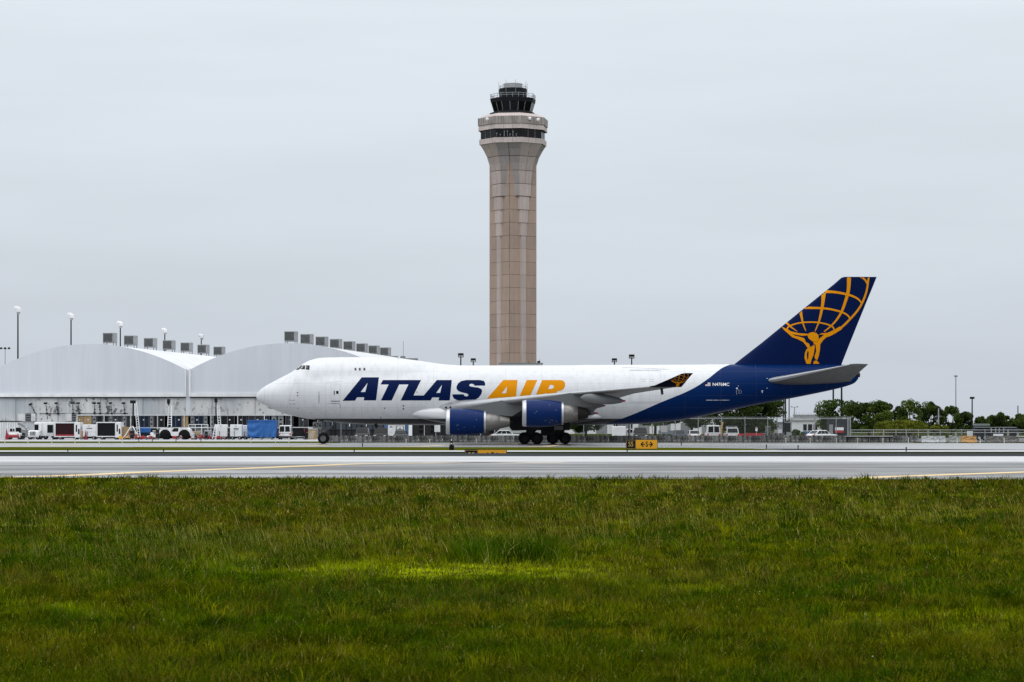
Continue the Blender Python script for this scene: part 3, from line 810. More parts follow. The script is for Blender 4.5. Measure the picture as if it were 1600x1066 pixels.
T8 = lambda ox, oy, s, P: [(ox + x / s, oy + y / s) for x, y in P]
LA = lambda P: T8(520, 585, 8, P); LB = lambda P: T8(700, 585, 8, P)
letters = [
 (A_NAVL, LA([(122, 332), (362, 38), (577, 38), (541, 326), (386, 326), (393, 287), (303, 287), (278, 329)]), [LA([(435, 107), (349, 221), (406, 221)])]),
 (A_NAVL, LA([(596, 127), (627, 72), (972, 72), (945, 127), (830, 127), (736, 327), (601, 327), (698, 127)]), []),
 (A_NAVL, LA([(972, 72), (1103, 72), (1008, 265), (1136, 265), (1136, 327), (848, 327), (945, 127)]), []),
 (A_NAVL, LA([(1136, 265), (1300, 72), (1488, 72), (1462, 327), (1320, 327), (1330, 289), (1245, 289), (1222, 327), (1136, 327)]), [LA([(1365, 130), (1293, 232), (1342, 232)])]),
 (A_NAVL, LB([(465, 142), (464, 108), (448, 82), (400, 72), (230, 72), (165, 84), (125, 115), (106, 155), (108, 185), (130, 210), (180, 228), (235, 240), (256, 255), (250, 270), (226, 277), (202, 268), (196, 250), (55, 250), (57, 272), (72, 302), (110, 322), (160, 329), (280, 329), (340, 318), (385, 290), (415, 250), (428, 210), (415, 182), (380, 166), (320, 159), (275, 150), (265, 138), (275, 122), (300, 118), (324, 127), (330, 142)]), []),
 (A_GOLD, LB([(467, 326), (690, 72), (868, 72), (848, 326), (722, 326), (730, 290), (632, 290), (610, 326)]), [LB([(738, 150), (672, 237), (727, 237)])]),
 (A_GOLD, LB([(985, 72), (1117, 72), (1002, 326), (871, 326)]), []),
 (A_GOLD, LB([(1178, 72), (1400, 72), (1440, 80), (1463, 105), (1463, 150), (1445, 185), (1410, 205), (1365, 212), (1360, 235), (1385, 258), (1370, 326), (1240, 326), (1234, 240), (1215, 235), (1175, 326), (1068, 326)]), [LB([(1275, 133), (1308, 133), (1325, 148), (1318, 170), (1295, 183), (1252, 183)])]),
]
for m_, o_, h_ in letters: put('letter', decal(MB(), FUS_T, o_, h_, 2.5), m_, fus)
# registration, flag and small print on the blue tail
me = text_mesh('N476MC', 1.0, 0.012)
xs = [v_.co.x for v_ in me.vertices]; ys = [v_.co.y for v_ in me.vertices]
x0, x1, y0, y1 = min(xs), max(xs), min(ys), max(ys); b = MB(); rb_ = []
for v_ in me.vertices:
    px = 1113.5 + (v_.co.x - x0) / (x1 - x0) * 26.0; py = 603.2 - (v_.co.y - y0) / (y1 - y0) * 5.0
    q, nr = cast(FUS_T, px, py); rb_.append(q + (nr if nr.y < 0 else -nr) * 0.012)
b.add(rb_, [tuple(p.vertices) for p in me.polygons])
put('registration', b, A_MARK, fus)
rect = lambda x0, y0, x1, y1: [(x0, y0), (x1, y0), (x1, y1), (x0, y1)]
put('flag', decal(MB(), FUS_T, rect(1102.2, 598.2, 1110.0, 603.2)), A_MARK, fus)
put('flag_canton', decal(MB(), FUS_T, rect(1102.2, 598.2, 1105.6, 600.8), off=0.02), A_NAVY, fus)
b = MB()
for k in range(3): decal(b, FUS_T, rect(1105.8 if k < 1 else 1102.4, 599.0 + k * 1.5, 1109.9, 599.6 + k * 1.5), off=0.02)
put('flag_stripes', b, RED, fus)
b = MB(); x = 1103.0; rr = random.Random(3)
while x < 1139:
    wv = rr.uniform(0.5, 1.3); decal(b, FUS_T, rect(x, 624.9, x + wv, 625.8), step=2); x += wv + (0.25 if rr.random() < 0.85 else 1.3)
put('small_print', b, A_MARK, fus)
b = MB()
for px, py, r_ in ((1151.4, 607.0, 1.2), (1153.5, 603.3, .5), (1153.5, 609.6, .5), (1191, 611, 1.1), (1191, 613.4, .7), (1198.5, 591.5, .6), (1198.6, 606.5, .6)):
    decal(b, FUS_T, rect(px - r_, py - r_ * .8, px + r_, py + r_ * .8))
put('service_placard', b, A_MARK, fus)
b = MB(); line_decal(b, FUS_T, [(1151, 609), (1150.4, 613), (1151.3, 616.5)], .5); line_decal(b, FUS_T, [(1154.5, 614.5), (1154.5, 611.5), (1156.5, 609.4), (1158.6, 611.5), (1158.6, 614), (1155.5, 615), (1154.5, 614.5)], .4)
put('hatch_outline', b, A_FAINT, fus)
# cockpit windows
Z3 = lambda P: T8(455, 560, 35.53, P)
for P in ([(250, 635), (330, 580), (480, 585), (455, 612), (340, 655)], [(300, 590), (485, 395), (640, 392), (500, 590)], [(535, 600), (668, 396), (775, 396), (772, 612), (700, 615)], [(818, 396), (1030, 396), (1008, 645), (815, 618)]):
    put('cockpit_window', decal(MB(), FUS_T, Z3(P), (), 1.5, 0.02), glass('cockpit_glass', (0.01, 0.013, 0.017), 0.07), plane)
b = MB(); decal(b, FUS_T, Z3([(570, 560), (600, 560), (690, 450), (665, 450)]), (), 2, .03); decal(b, FUS_T, Z3([(860, 440), (885, 440), (885, 540), (860, 540)]), (), 2, .03)
put('cockpit_seat_frame', b, A_FAINT, plane)
for px in (555.4, 562.2, 569.3):
    wnd = put('cabin_window', decal(MB(), FUS_T, [(px - 1.9, 577.0), (px - 1.5, 575.0), (px, 574.6), (px + 1.5, 575.0), (px + 1.9, 577), (px + 1.5, 579.0), (px, 579.4), (px - 1.5, 579.0)], (), 1.5, 0.015), mat('window_rim', (0.25, 0.25, 0.26), 0.4, 0.5), plane)
    put('pane', decal(MB(), FUS_T, [(px - 1.2, 577.0), (px - .9, 575.7), (px, 575.4), (px + .9, 575.7), (px + 1.2, 577), (px + .9, 578.3), (px, 578.6), (px - .9, 578.3)], (), 1.5, 0.022), glass('cockpit_glass'), wnd)
# forward door: outline, sill, handle and window
b = MB(); q = [(517.2, 600.4), (531.2, 600.4), (531.2, 626.4), (517.2, 626.4), (517.2, 600.4)]
for s_ in zip(q[:-1], q[1:]): line_decal(b, FUS_T, list(s_), .28)
dr = put('cabin_door', b, A_FAINT, plane)
b = MB(); line_decal(b, FUS_T, [(517, 627.1), (531, 627.1)], .9); line_decal(b, FUS_T, [(517, 630.5), (531, 630.5)], .55); line_decal(b, FUS_T, [(531.4, 630.5), (531.4, 638.5)], .5)
put('door_sill', b, A_LINE, dr)
put('door_window', decal(MB(), FUS_T, rect(525.2, 611.0, 529.0, 615.6), (), 2, .014), glass('cockpit_glass'), dr)
put('door_handle', decal(MB(), FUS_T, rect(521.6, 610.8, 523.0, 617.0), (), 2, .014), A_LINE, dr)
b = MB()
for a0, a1 in (((509.5, 598.3), (534, 596.3)), ((509.5, 630.9), (517, 630.4))): line_decal(b, FUS_T, [a0, a1], .25)
put('door_surround', b, A_FAINT, dr)
# nose seams, probes and access panels
b = MB(); line_decal(b, FUS_T, [(413.4, 604.8), (413.2, 612), (413.2, 622), (413.6, 633)], .38)
line_decal(b, FUS_T, [(461.5, 592), (457.5, 605), (453, 620), (449.5, 633), (447.5, 645)], .28)
line_decal(b, FUS_T, [(460, 584), (463, 588)], .3)
put('radome_seam', b, A_FAINT, plane)
b = MB()
for px, py, wv, hv in ((464.8, 613.8, 1.0, 1.0), (464.8, 618.4, .9, .9), (465.3, 638.6, .7, .7), (486.6, 646, .5, .4), (498.4, 621, .45, 10), (595, 652.2, .9, .9), (601, 638, 1.0, 1.0), (552.5, 640.5, .5, .5), (630.3, 634.2, 1.2, 1.2), (630.3, 639.0, 1.2, 1.2), (651.5, 612.9, .8, .8)):
    decal(b, FUS_T, [(px - wv, py), (px - wv * .7, py - hv * .8), (px, py - hv), (px + wv * .7, py - hv * .8), (px + wv, py), (px + wv * .7, py + hv * .8), (px, py + hv), (px - wv * .7, py + hv * .8)], (), 3, .014)
put('skin_port', b, A_LINE, plane)
b = MB()
for y_ in (625.5, 631.4): line_decal(b, FUS_T, [(452, y_), (459.5, y_)], .35); decal(b, FUS_T, [(458.5, y_ - .5), (460.2, y_ - .9), (460.2, y_ + .4)], (), 2, .03)
put('pitot_probe', b, A_LINE, plane)
# rear side cargo door
b = MB(); q = [(983.3, 578.5), (1032.3, 578.5), (1032.3, 628), (983.3, 628), (983.3, 578.5)]
for s_ in zip(q[:-1], q[1:]): line_decal(b, FUS_T, list(s_), .3)
cd = put('cargo_door', b, A_FAINT, plane)
b = MB(); line_decal(b, FUS_T, [(985, 578.6), (1031, 578.6)], .8); line_decal(b, FUS_T, [(972, 574.4), (1012, 575.6), (1045, 577.4)], .35); line_decal(b, FUS_T, [(960, 629.8), (1030, 629.8)], .4)
for x_ in (1001, 1014): line_decal(b, FUS_T, [(x_, 592), (x_ + 4, 593.5), (x_ + 8, 592.5)], .35); line_decal(b, FUS_T, [(x_, 597), (x_ + 4, 595.7), (x_ + 8, 597)], .35)
put('latch_row', b, mat('seam_mid', (0.25, 0.25, 0.26), .6), cd)
# roof blade aerials and tail-cone outlet
for px, hgt in ((621.5, 4.2), (1108, 2.0)):
    x = ax(px); zt = float(hermite(sx_, st_, np.array([x]))[0]); s_ = hgt / AS
    MB().prism([(x - s_ * .9, zt - .06), (x + s_ * .5, zt - .06), (x + s_ * 1.1, zt + s_), (x + s_ * .6, zt + s_)], -.03, .03).build('blade_aerial', A_WHITE, plane)
MB().prism([(ax(584), az(663)), (ax(590), az(663.2)), (ax(588.6), az(670)), (ax(587.4), az(670))], -.04, .04).build('blade_aerial', A_DGREY, plane)
MB().lathe([(-.1, .32), (.22, .26), (.24, .16), (-.1, .1)], 'x', (ax(1340.5), 0, az(586)), 16).build('tail_outlet', A_SOOT, plane, True, 40)

# wing and belly fairing
b = MB(); rows = []
for i in range(41):
    t = i / 40; x = ax(626) + t * (ax(958) - ax(626)); s_ = math.sin(math.pi * min(1, max(0, t))) ** 0.5 if t < .5 else math.sin(math.pi * t) ** 0.62
    s_ = max(s_, .01)
    wv = 3.86 * (0.80 + .2 * s_) * min(1, s_ * 1.25) ** .5; hz_ = 1.28 * s_
    zc = 3.28 - .12 * (1 - s_) + (0.4 * max(0, .25 - t) / .25)
    row = []
    for j in range(40):
        a = 2 * math.pi * j / 40; cy, cz = math.cos(a), math.sin(a)
        r = (abs(cy) ** 3.2 + abs(cz) ** 3.2) ** (-1 / 3.2)
        row.append((x, wv * r * cy, zc + hz_ * r * cz))
    rows.append(row)
b.grid(rows, closed=True); b.f.append(tuple(range(40))); b.f.append(tuple(range(len(b.v) - 1, len(b.v) - 41, -1)))
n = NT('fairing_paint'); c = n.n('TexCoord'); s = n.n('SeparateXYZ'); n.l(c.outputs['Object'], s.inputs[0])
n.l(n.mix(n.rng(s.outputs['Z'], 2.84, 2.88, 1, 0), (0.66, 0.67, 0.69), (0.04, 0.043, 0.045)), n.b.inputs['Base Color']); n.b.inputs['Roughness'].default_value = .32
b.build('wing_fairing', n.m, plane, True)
FAIR_T = bvh_of(b)
FOIL = []
for i in range(17):
    u = 1 - i / 16; FOIL.append((u * u * .6 + u * .4, 1))
FOIL = [(q, 1) for q, _ in FOIL] + [(q, -1) for q, _ in FOIL[::-1][1:]]
def foil(xc, up):
    t = 5 * (0.2969 * math.sqrt(xc) - 0.126 * xc - 0.3516 * xc ** 2 + 0.2843 * xc ** 3 - 0.1036 * xc ** 4)
    return t * (1.05 if up > 0 else 0.95) * up + 0.02 * math.sin(math.pi * xc)
def wing_rows(secs, sgn):
    rr_ = []
    for (y, le, ch, z, tk, tw) in secs:
        row = []
        for xc, up in FOIL:
            zz = foil(xc, up) * tk * ch; xx = xc * ch
            row.append((le + xx, -sgn * y, z + zz - xx * math.tan(R(tw))))
        rr_.append(row)
    return rr_
def interp(secs, n_):
    out = []
    A = np.array(secs)
    ys = np.linspace(A[0, 0], A[-1, 0], n_)
    return [tuple(np.interp(y, A[:, 0], A[:, k]) for k in range(6)) for y in ys]
WSEC = [(2.6, 20.6, 17.6, 4.02, .125, 2.2), (4.5, 22.3, 15.9, 4.14, .12, 2.0), (12, 28.35, 10.9, 4.80, .10, 1.2), (21, 35.5, 6.5, 5.50, .088, .3), (31, 43.1, 3.25, 6.03, .08, -.6)]
wing_top = {}
for sgn in (1, -1):
    wb_ = MB(); wr = wing_rows(interp(WSEC, 26), sgn); wb_.grid(wr)
    wb_.f.append(tuple(range(len(wr[0])))); o = len(wb_.v) - len(wr[0]); wb_.f.append(tuple(range(o, len(wb_.v))))
    wg = wb_.build('wing', A_GREY, plane, True, 40)
    if sgn == 1: WING_T = bvh_of(wb_)
    le = MB(); pts = [Vector((q[1] + .02, -sgn * q[0], q[3] + .01)) for q in interp(WSEC, 26)]
    rr_ = []
    for (y, l_, ch, z, tk, tw) in interp(WSEC, 26):      # bare metal leading edge, a sleeve just proud of the skin
        row = []
        for xc, up in [(.07, 1), (.035, 1), (.012, 1), (.0, 1), (.012, -1), (.035, -1)]:
            row.append((l_ + xc * ch - .012, -sgn * y, z + foil(xc, up) * tk * ch * 1.04 - xc * ch * math.tan(R(tw)) + .004 * up))
        rr_.append(row)
    le.grid(rr_).build('leading_edge', A_SILV, wg, True)
    # winglet
    wl = MB(); sec = []
    tipz = 6.0
    for f, (l_, ch, yy, zz) in ((0, (43.15, 3.2, 31.0, tipz)), (.06, (43.5, 2.95, 31.25, tipz + .12)), (.5, (44.9, 2.0, 31.62, tipz + .72)), (.94, (46.3, 1.12, 31.98, tipz + 1.34)), (1, (46.65, .82, 32.02, tipz + 1.40))):
        row = []
        for xc, up in FOIL: row.append((l_ + xc * ch, -sgn * (yy + foil(xc, up) * ch * .06), zz))
        sec.append(row)
    wl.grid(sec); wl.f.append(tuple(range(len(sec[0])))); o = len(wl.v) - len(sec[0]); wl.f.append(tuple(range(o, len(wl.v))))
    wlo = wl.build('winglet', A_NAVY, plane, True, 40)
    if sgn == 1: WL_T = bvh_of(wl); WLO = wlo
    # flap track fairings with red tips
    for (y, xe, ze, ln) in ((8.4, 38.6, 3.45, 6.0), (15.8, 39.1, 4.22, 5.2), (23.6, 40.9, 4.66, 4.6)):
        fbm = MB(); pr = []
        for i in range(13):
            t = i / 12; pr.append((xe - ln + ln * t, .42 * math.sin(math.pi * min(1, t ** .8)) ** .6 + .03))
        fbm.lathe(pr, 'x', (0, 0, 0), 14)
        fbm.v = [(v_[0], -sgn * y + v_[1], ze + .35 - .35 * (v_[0] - xe + ln) / ln + v_[2] * 1.25) for v_ in fbm.v]
        ff = fbm.build('flap_track_fairing', A_GREY, wg, True)
        fbm = MB().lathe([(xe - .16, .12), (xe + .02, .1), (xe + .16, .02)], 'x', (0, -sgn * y, ze), 10)
        fbm.build('fairing_tip', REDL, wg, True)
    # flap and aileron gaps under the wing
    gp = MB()
    for (f0, y0_, y1_) in ((.70, 4.6, 11.2), (.72, 13.0, 20.0), (.74, 22.5, 30)):
        for (y, l_, ch, z, tk, tw) in (interp(WSEC, 26)):
            pass
        P0 = [s_ for s_ in interp(WSEC, 90) if y0_ <= s_[0] <= y1_]
        ra = []; rb2 = []
        for (y, l_, ch, z, tk, tw) in P0:
            for xc, lst in ((f0, ra), (f0 + .012, rb2)):
                lst.append((l_ + xc * ch, -sgn * y, z + foil(xc, -1) * tk * ch - xc * ch * math.tan(R(tw)) - .012))
        gp.grid([ra, rb2])
    gp.build('flap_gap', A_LINE, wg)
    MB().cyl((41.5 + 2.9, -sgn * 29.8, 5.92), (41.6 + 2.9, -sgn * 29.8, 5.25), .14, .12, 8).build('drain_mast', A_DGREY, wg)
for px, py in ((697.3, 637.4), (704.2, 637.2)):
    b = MB(); q, nr = cast(WING_T, px, py)
    if q is None: q, nr = cast(FAIR_T, px, py)
    if q is not None:
        nn = nr if nr.y < 0 else -nr
        b.cyl(q - nn * .05, q + nn * .03, .17, .15, 14).build('landing_light', A_LINE, plane)

# engines: inboard pair y 11.7, outboard pair y 20.8
EPROF_LIP = [(.5, 1.06), (.2, 1.1), (.04, 1.2), (0.0, 1.27), (.05, 1.335), (.2, 1.385), (.42, 1.42)]
EPROF_COWL = [(.42, 1.42), (.9, 1.445), (1.6, 1.452), (2.4, 1.435), (3.1, 1.38), (3.7, 1.30), (4.15, 1.225)]
EPROF_RIM = [(4.15, 1.225), (4.36, 1.185), (4.37, 1.13), (4.05, 1.12)]
EPROF_CORE = [(4.05, 1.02), (4.6, 1.0), (5.2, .90), (5.8, .76), (5.85, .72)]
EPROF_NOZ = [(5.7, .74), (6.2, .66), (6.95, .50), (6.95, .44), (6.2, .5)]
def make_engine(xf, y, zc):
    e = MB().lathe(EPROF_COWL, 'x', (xf, y, zc), 40).build('engine', A_BLUE, plane, True)
    MB().lathe(EPROF_LIP, 'x', (xf, y, zc), 40).build('inlet_lip', A_SILV, e, True)
    MB().lathe([(.45, 1.06), (1.3, 1.12)], 'x', (xf, y, zc), 32).build('inlet_duct', A_GREY, e, True)
    fn = MB()
    for k in range(24):
        a = 2 * math.pi * k / 24; c_, s_ = math.cos(a), math.sin(a)
        t_ = Vector((0, -s_, c_)); rd = Vector((0, c_, s_)); o_ = Vector((xf + 1.15, y, zc))
        fn.add([o_ + rd * .3 + t_ * .03, o_ + rd * 1.08 + t_ * .12, o_ + rd * 1.08 - t_ * .02 + Vector((.12, 0, 0)), o_ + rd * .3 - t_ * .03 + Vector((.12, 0, 0))], [(0, 1, 2, 3)])
    fn.build('fan', A_DGREY, e)
    MB().lathe([(.75, .01), (.85, .12), (1.15, .32)], 'x', (xf, y, zc), 20).build('spinner', A_GREY, e, True)
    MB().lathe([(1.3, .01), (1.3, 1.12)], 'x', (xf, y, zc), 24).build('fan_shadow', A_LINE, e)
    MB().lathe(EPROF_RIM, 'x', (xf, y, zc), 40).build('fan_nozzle', A_SILV, e, True, 50)
    MB().lathe(EPROF_CORE, 'x', (xf, y, zc), 36).build('core_cowl', A_TITAN, e, True)
    MB().lathe(EPROF_NOZ, 'x', (xf, y, zc), 32).build('exhaust_nozzle', A_SOOT if abs(y) > 15 else A_TITAN, e, True, 50)
    MB().lathe([(6.3, .4), (6.9, .3), (7.3, .02)], 'x', (xf, y, zc), 20).build('exhaust_plug', A_SOOT, e, True)
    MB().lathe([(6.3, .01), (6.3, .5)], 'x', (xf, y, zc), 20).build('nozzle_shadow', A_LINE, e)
    # pylon up to the wing
    A = np.array(interp(WSEC, 60)); i = int(np.argmin(abs(A[:, 0] - abs(y)))); l_, ch, zw, tk = A[i, 1], A[i, 2], A[i, 3], A[i, 4]
    top = lambda x: zw + (foil(min(1, max(0, (x - l_) / ch)), -1) * tk * ch if x > l_ else 0) + .02
    P = [(xf + 1.5, zc + 1.40), (xf + 2.3, zc + 1.62), (l_ - .1, zw + .05), (l_ + 1.5, top(l_ + 1.5) + .1), (xf + 8.2, top(xf + 8.2) + .15), (xf + 9.2, top(xf + 9.2) + .1), (xf + 7.2, zc + .62), (xf + 5.2, zc + .8), (xf + 4.0, zc + 1.0)]
    MB().prism(P, y - .2, y + .2).build('pylon', A_WHITE if abs(y) < 0 else A_GREY, e)
    specks = MB(); rr = random.Random(int(y * 10))
    for k in range(9):
        a = R(rr.uniform(-60, 50)); xx = rr.uniform(.9, 3.6); r_ = float(np.interp(xx, [p[0] for p in EPROF_COWL], [p[1] for p in EPROF_COWL])) + .012
        c_ = Vector((xf + xx, y - r_ * math.cos(a), zc + r_ * math.sin(a))); u_ = Vector((1, 0, 0)); v_ = Vector((0, math.sin(a), math.cos(a)))
        s1, s2 = rr.uniform(.03, .07), rr.uniform(.025, .04)
        specks.add([c_ - u_ * s1 - v_ * s2, c_ + u_ * s1 - v_ * s2, c_ + u_ * s1 + v_ * s2, c_ - u_ * s1 + v_ * s2], [(0, 1, 2, 3)])
    specks.build('latch_marks', mat('latch_mark', (.16, .17, .22), .5), e)
    return e
make_engine((697 - 800) / 14.30 - AX, -11.7, gz(659.5, 268.3))
make_engine((816 - 800) / 14.80 - AX, -20.8, gz(646.0, 259.2))
make_engine((697 - 800) / 14.30 - AX, 11.7, gz(659.5, 268.3))
make_engine((816 - 800) / 14.80 - AX, 20.8, gz(646.0, 259.2))

# tail
fin = MB(); sec = []
FO = [(1120, 1311, 584), (1147.5, 1315, 569), (1190, 1328, 536), (1250, 1347.8, 487), (1303, 1365.3, 444.3), (1310.8, 1368, 437.4), (1314.2, 1369.2, 434.4), (1318.5, 1369.8, 432.8)]
for l_, t_, yv in FO:
    row = []; c0, c1 = ax(l_), ax(t_)
    for xc, up in FOIL: row.append((c0 + xc * (c1 - c0), foil(xc, up) * .09 * (c1 - c0) - .02 * math.sin(math.pi * xc) * .09 * (c1 - c0), az(yv)))
    sec.append(row)
fin.grid(sec); o = len(fin.v) - len(sec[0]); fin.f.append(tuple(range(o, len(fin.v))))
fino = fin.build('vertical_fin', A_NAVL, plane, True, 50)
FIN_T = bvh_of(fin)
b = MB()
for p0, p1 in (((1361.5, 447), (1366, 446)), ((1326, 529.6), (1331, 529.2))): line_decal(b, FIN_T, [p0, p1], .5)
put('static_wick', b, A_FAINT, fino)
for sgn in (1, -1):
    SSEC = [(0.7, 28.0 - AX, 10.6, 7.02, .10, -.5), (1.7, 28.75 - AX, 9.7, 7.14, .10, -.5), (11.0, 36.95 - AX, 2.1, 8.76, .08, -1.5)]
    hb = MB(); wr = wing_rows(interp(SSEC, 12), sgn); hb.grid(wr); o = len(hb.v) - len(wr[0]); hb.f.append(tuple(range(o, len(hb.v))))
    hb.build('horizontal_stabilizer', mat('stabilizer_grey', (.088, .0905, .0905), .45, dirt=.2), plane, True, 40)
    le = MB(); rr_ = []
    for (y, l_, ch, z, tk, tw) in interp(SSEC, 12):
        rr_.append([(l_ + xc * ch - .012, -sgn * y, z + foil(xc, up) * tk * ch * 1.04 - xc * ch * math.tan(R(tw)) + .004 * up) for xc, up in [(.09, 1), (.045, 1), (.015, 1), (.0, 1), (.015, -1), (.04, -1)]])
    le.grid(rr_).build('stabilizer_edge', A_SILV, plane, True)
# golden emblem: globe lines carried by a figure
def emblem(tree, mapf, parent, step, off, kw=1.0):
    lines = [([(1118, 20), (1105, 120), (1085, 210), (1040, 320), (985, 405), (910, 490), (840, 560), (790, 600)], (20, 24)),
             ([(1028, 18), (1075, 50), (1104, 100)], (22, 16)),
             ([(899, 16), (897, 100), (888, 190), (860, 290), (820, 400), (770, 485), (700, 565), (622, 628)], (46, 12)),
             ([(620, 190), (613, 260), (604, 340), (580, 460), (555, 545), (522, 625)], (48, 8)),
             ([(360, 395), (372, 460), (388, 535), (420, 622)], (34, 8)),
             ([(205, 528), (260, 580), (325, 625)], (26, 6)),
             ([(630, 184), (750, 190), (880, 215), (960, 243), (1010, 275), (1042, 318)], (30, 16)),
             ([(405, 364), (500, 365), (600, 368), (700, 380), (820, 412), (885, 448), (912, 488)], (26, 16)),
             ([(214, 602), (226, 575), (300, 543), (400, 525), (540, 525), (650, 545), (716, 575), (735, 607)], (16, 16))]
    g_ = MB()
    for li_, (pts, wd) in enumerate(lines):
        P = smooth_px(pts, 4); decal(g_, tree, [mapf(p) for p in stroke(P, (wd[0] * kw, wd[1] * kw))], (), step, off + .0025 * li_, clip=.4)
    put('globe_emblem', g_, A_GOLD, parent)
    polys = [[(150, 574), (215, 600), (255, 625), (340, 645), (440, 652), (446, 670), (380, 674), (300, 662), (262, 652), (300, 674), (370, 690), (402, 702), (420, 745), (455, 762), (470, 800), (440, 812), (415, 772), (385, 740), (330, 712), (270, 690), (225, 652), (180, 612)],
             [(438, 662), (458, 642), (500, 632), (540, 645), (560, 668), (562, 708), (548, 738), (500, 738), (470, 720), (446, 697)],
             [(566, 664), (590, 646), (660, 641), (740, 605), (790, 574), (830, 568), (816, 602), (745, 648), (690, 677), (650, 690), (612, 722), (584, 762), (556, 752), (552, 735), (568, 705), (592, 688), (622, 662), (592, 660)],
             [(502, 742), (550, 740), (580, 764), (576, 830), (562, 900), (546, 944), (522, 932), (516, 900), (535, 850), (527, 775), (506, 762)],
             [(440, 814), (472, 800), (512, 772), (519, 800), (506, 880), (482, 940), (472, 985), (426, 985), (404, 920), (410, 860), (426, 826)],
             [(500, 985), (510, 952), (540, 947), (572, 985)]]
    f_ = MB()
    holes = {4: [[(440, 838), (452, 860), (446, 930), (436, 945), (430, 880)]]}
    for i, P in enumerate(polys): decal(f_, tree, [mapf(p) for p in P], [[mapf(p) for p in h_] for h_ in holes.get(i, [])], step, off + .026 + .0025 * i, clip=.4)
    put('figure_emblem', f_, A_GOLD, parent)
emblem(FIN_T, lambda p: (1200 + p[0] / 7.107, 430 + p[1] / 7.107), fino, 3, .015)
_s = np.array([[450, 985, 1], [1118, 20, 1], [152, 577, 1]], float)
_m = np.linalg.solve(_s, np.array([[955, 590], [1310, 188], [765, 378]], float))
emblem(WL_T, lambda p: (1010 + (p[0] * _m[0, 0] + p[1] * _m[1, 0] + _m[2, 0]) / 20, 575 + (p[0] * _m[0, 1] + p[1] * _m[1, 1] + _m[2, 1]) / 20), WLO, 1.5, .01, .8)

# landing gear
def wheel(parent, x, y, r=.62, wd=.42, name='wheel', hm=None):
    o = MB().lathe([(-wd / 2, r * .55), (-wd / 2, r * .82), (-wd * .42, r * .93), (-wd * .25, r), (wd * .25, r), (wd * .42, r * .93), (wd / 2, r * .82), (wd / 2, r * .55)], 'y', (x, y, r), 28).build(name, TYRE, parent, True, 60)
    h = MB()
    for s_ in (-1, 1):
        h.lathe([(s_ * wd * .36, .02), (s_ * wd * .40, r * .2), (s_ * wd * .3, r * .24), (s_ * wd * .3, r * .45), (s_ * wd * .47, r * .5), (s_ * wd * .47, r * .56)], 'y', (x, y, r), 20)
    h.build('hub', hm or mat('wheel_hub', (0.16, 0.165, 0.17), .45, .3, dirt=.3), o, True, 40)
    return o
ng = thing('gear_tmp', None, None); bpy.data.objects.remove(ng)
xng = ax(505.4)
ngo = MB().cyl((xng, 0, .62), (xng - .35, 0, 2.6), .13, .16, 12).cyl((xng, -.55, .62), (xng, .55, .62), .1, n=10).cyl((xng + .1, 0, 1.3), (xng + 1.5, 0, 2.5), .07, n=8).build('nose_gear', A_GREY, plane, True, 40)
for y in (-.46, .46): wheel(ngo, xng, y, .62, .40)
MB().box(xng - 1.15, xng - .1, -.78, -.72, 1.72, 2.5).build('gear_door', mat('gear_door_grey', (.2, .205, .21), .5), ngo)
MB().box(xng - 1.15, xng - .1, .72, .78, 1.72, 2.5).build('gear_door', A_GREY, ngo)
text_part('gear_number', '476', .62, A_LINE, ngo, (xng - .62, -.80, 2.1), .015)
MB().tube([(xng - .1, -.15, 1.0), (xng - .5, -.2, 1.25), (xng - .3, -.2, 1.6)], .05, 6).tube([(xng + .1, -.2, 1.2), (xng + .4, -.2, 1.5), (xng + .15, -.2, 1.9)], .05, 6).box(xng - .3, xng + .25, -.3, .3, 1.35, 1.6).build('torque_link', A_GREY, ngo)
def bogie(px, y, Yd, base=1.42, n_=2):
    x = (px - 800) * Yd / F - AX
    o = MB().cyl((x, y, .75), (x + .1, y * .96, 3.0), .2, .26, 12).cyl((x - base / 2 - .1, y, .62), (x + base / 2 + .1, y, .62), .15, n=10).cyl((x - .1, y, 1.3), (x - 1.4, y * .8, 2.7), .1, n=8).build('main_gear', A_DGREY, plane, True, 40)
    MB().tube([(x - .9, y, .9), (x - .2, y, 1.5), (x + .3, y, 2.4)], .09, 7).tube([(x + .9, y, .9), (x + .3, y, 1.45), (x - .1, y, 2.3)], .09, 7).box(x - .45, x + .5, y - .35, y + .35, 1.05, 1.75).tube([(x + .2, y - .4, 1.2), (x + 1.0, y - .4, 1.9)], .06, 6).build('side_brace', A_DGREY, o)
    for dx in (-base / 2, base / 2):
        for dy in (-.55, .55): wheel(o, x + dx, y + dy, .655, .46, hm=A_DGREY)
    MB().box(x - 1.3, x + 1.2, y - .75 if y < 0 else y + .7, y - .7 if y < 0 else y + .75, 1.55, 2.7).build('gear_door', A_DGREY, o)
    return o
wd_ = MB().prism([((px_ - 800) * 273.4 / F - AX, gz(py_, 273.4)) for px_, py_ in ((796, 652), (816, 650), (817, 668), (812, 673), (800, 673), (796, 668))], -6.72, -6.60).build('wing_gear_door', A_DGREY, plane)
MB().box((866 - 800) * 276 / F - AX, (880 - 800) * 276 / F - AX, -3.7, -3.6, gz(672, 276), gz(666, 276)).build('body_gear_door', A_GREY, plane)
MB().box((845 - 800) * 277 / F - AX, (866 - 800) * 277 / F - AX, -3.0, -2.9, gz(681, 277), gz(665, 277)).build('body_gear_door', A_DGREY, plane)
bogie(829.3, -5.5, 274.5); bogie(829.3, 5.5, 274.5)
bogie(873.5, -1.9, 278.1); bogie(873.5, 1.9, 278.1)
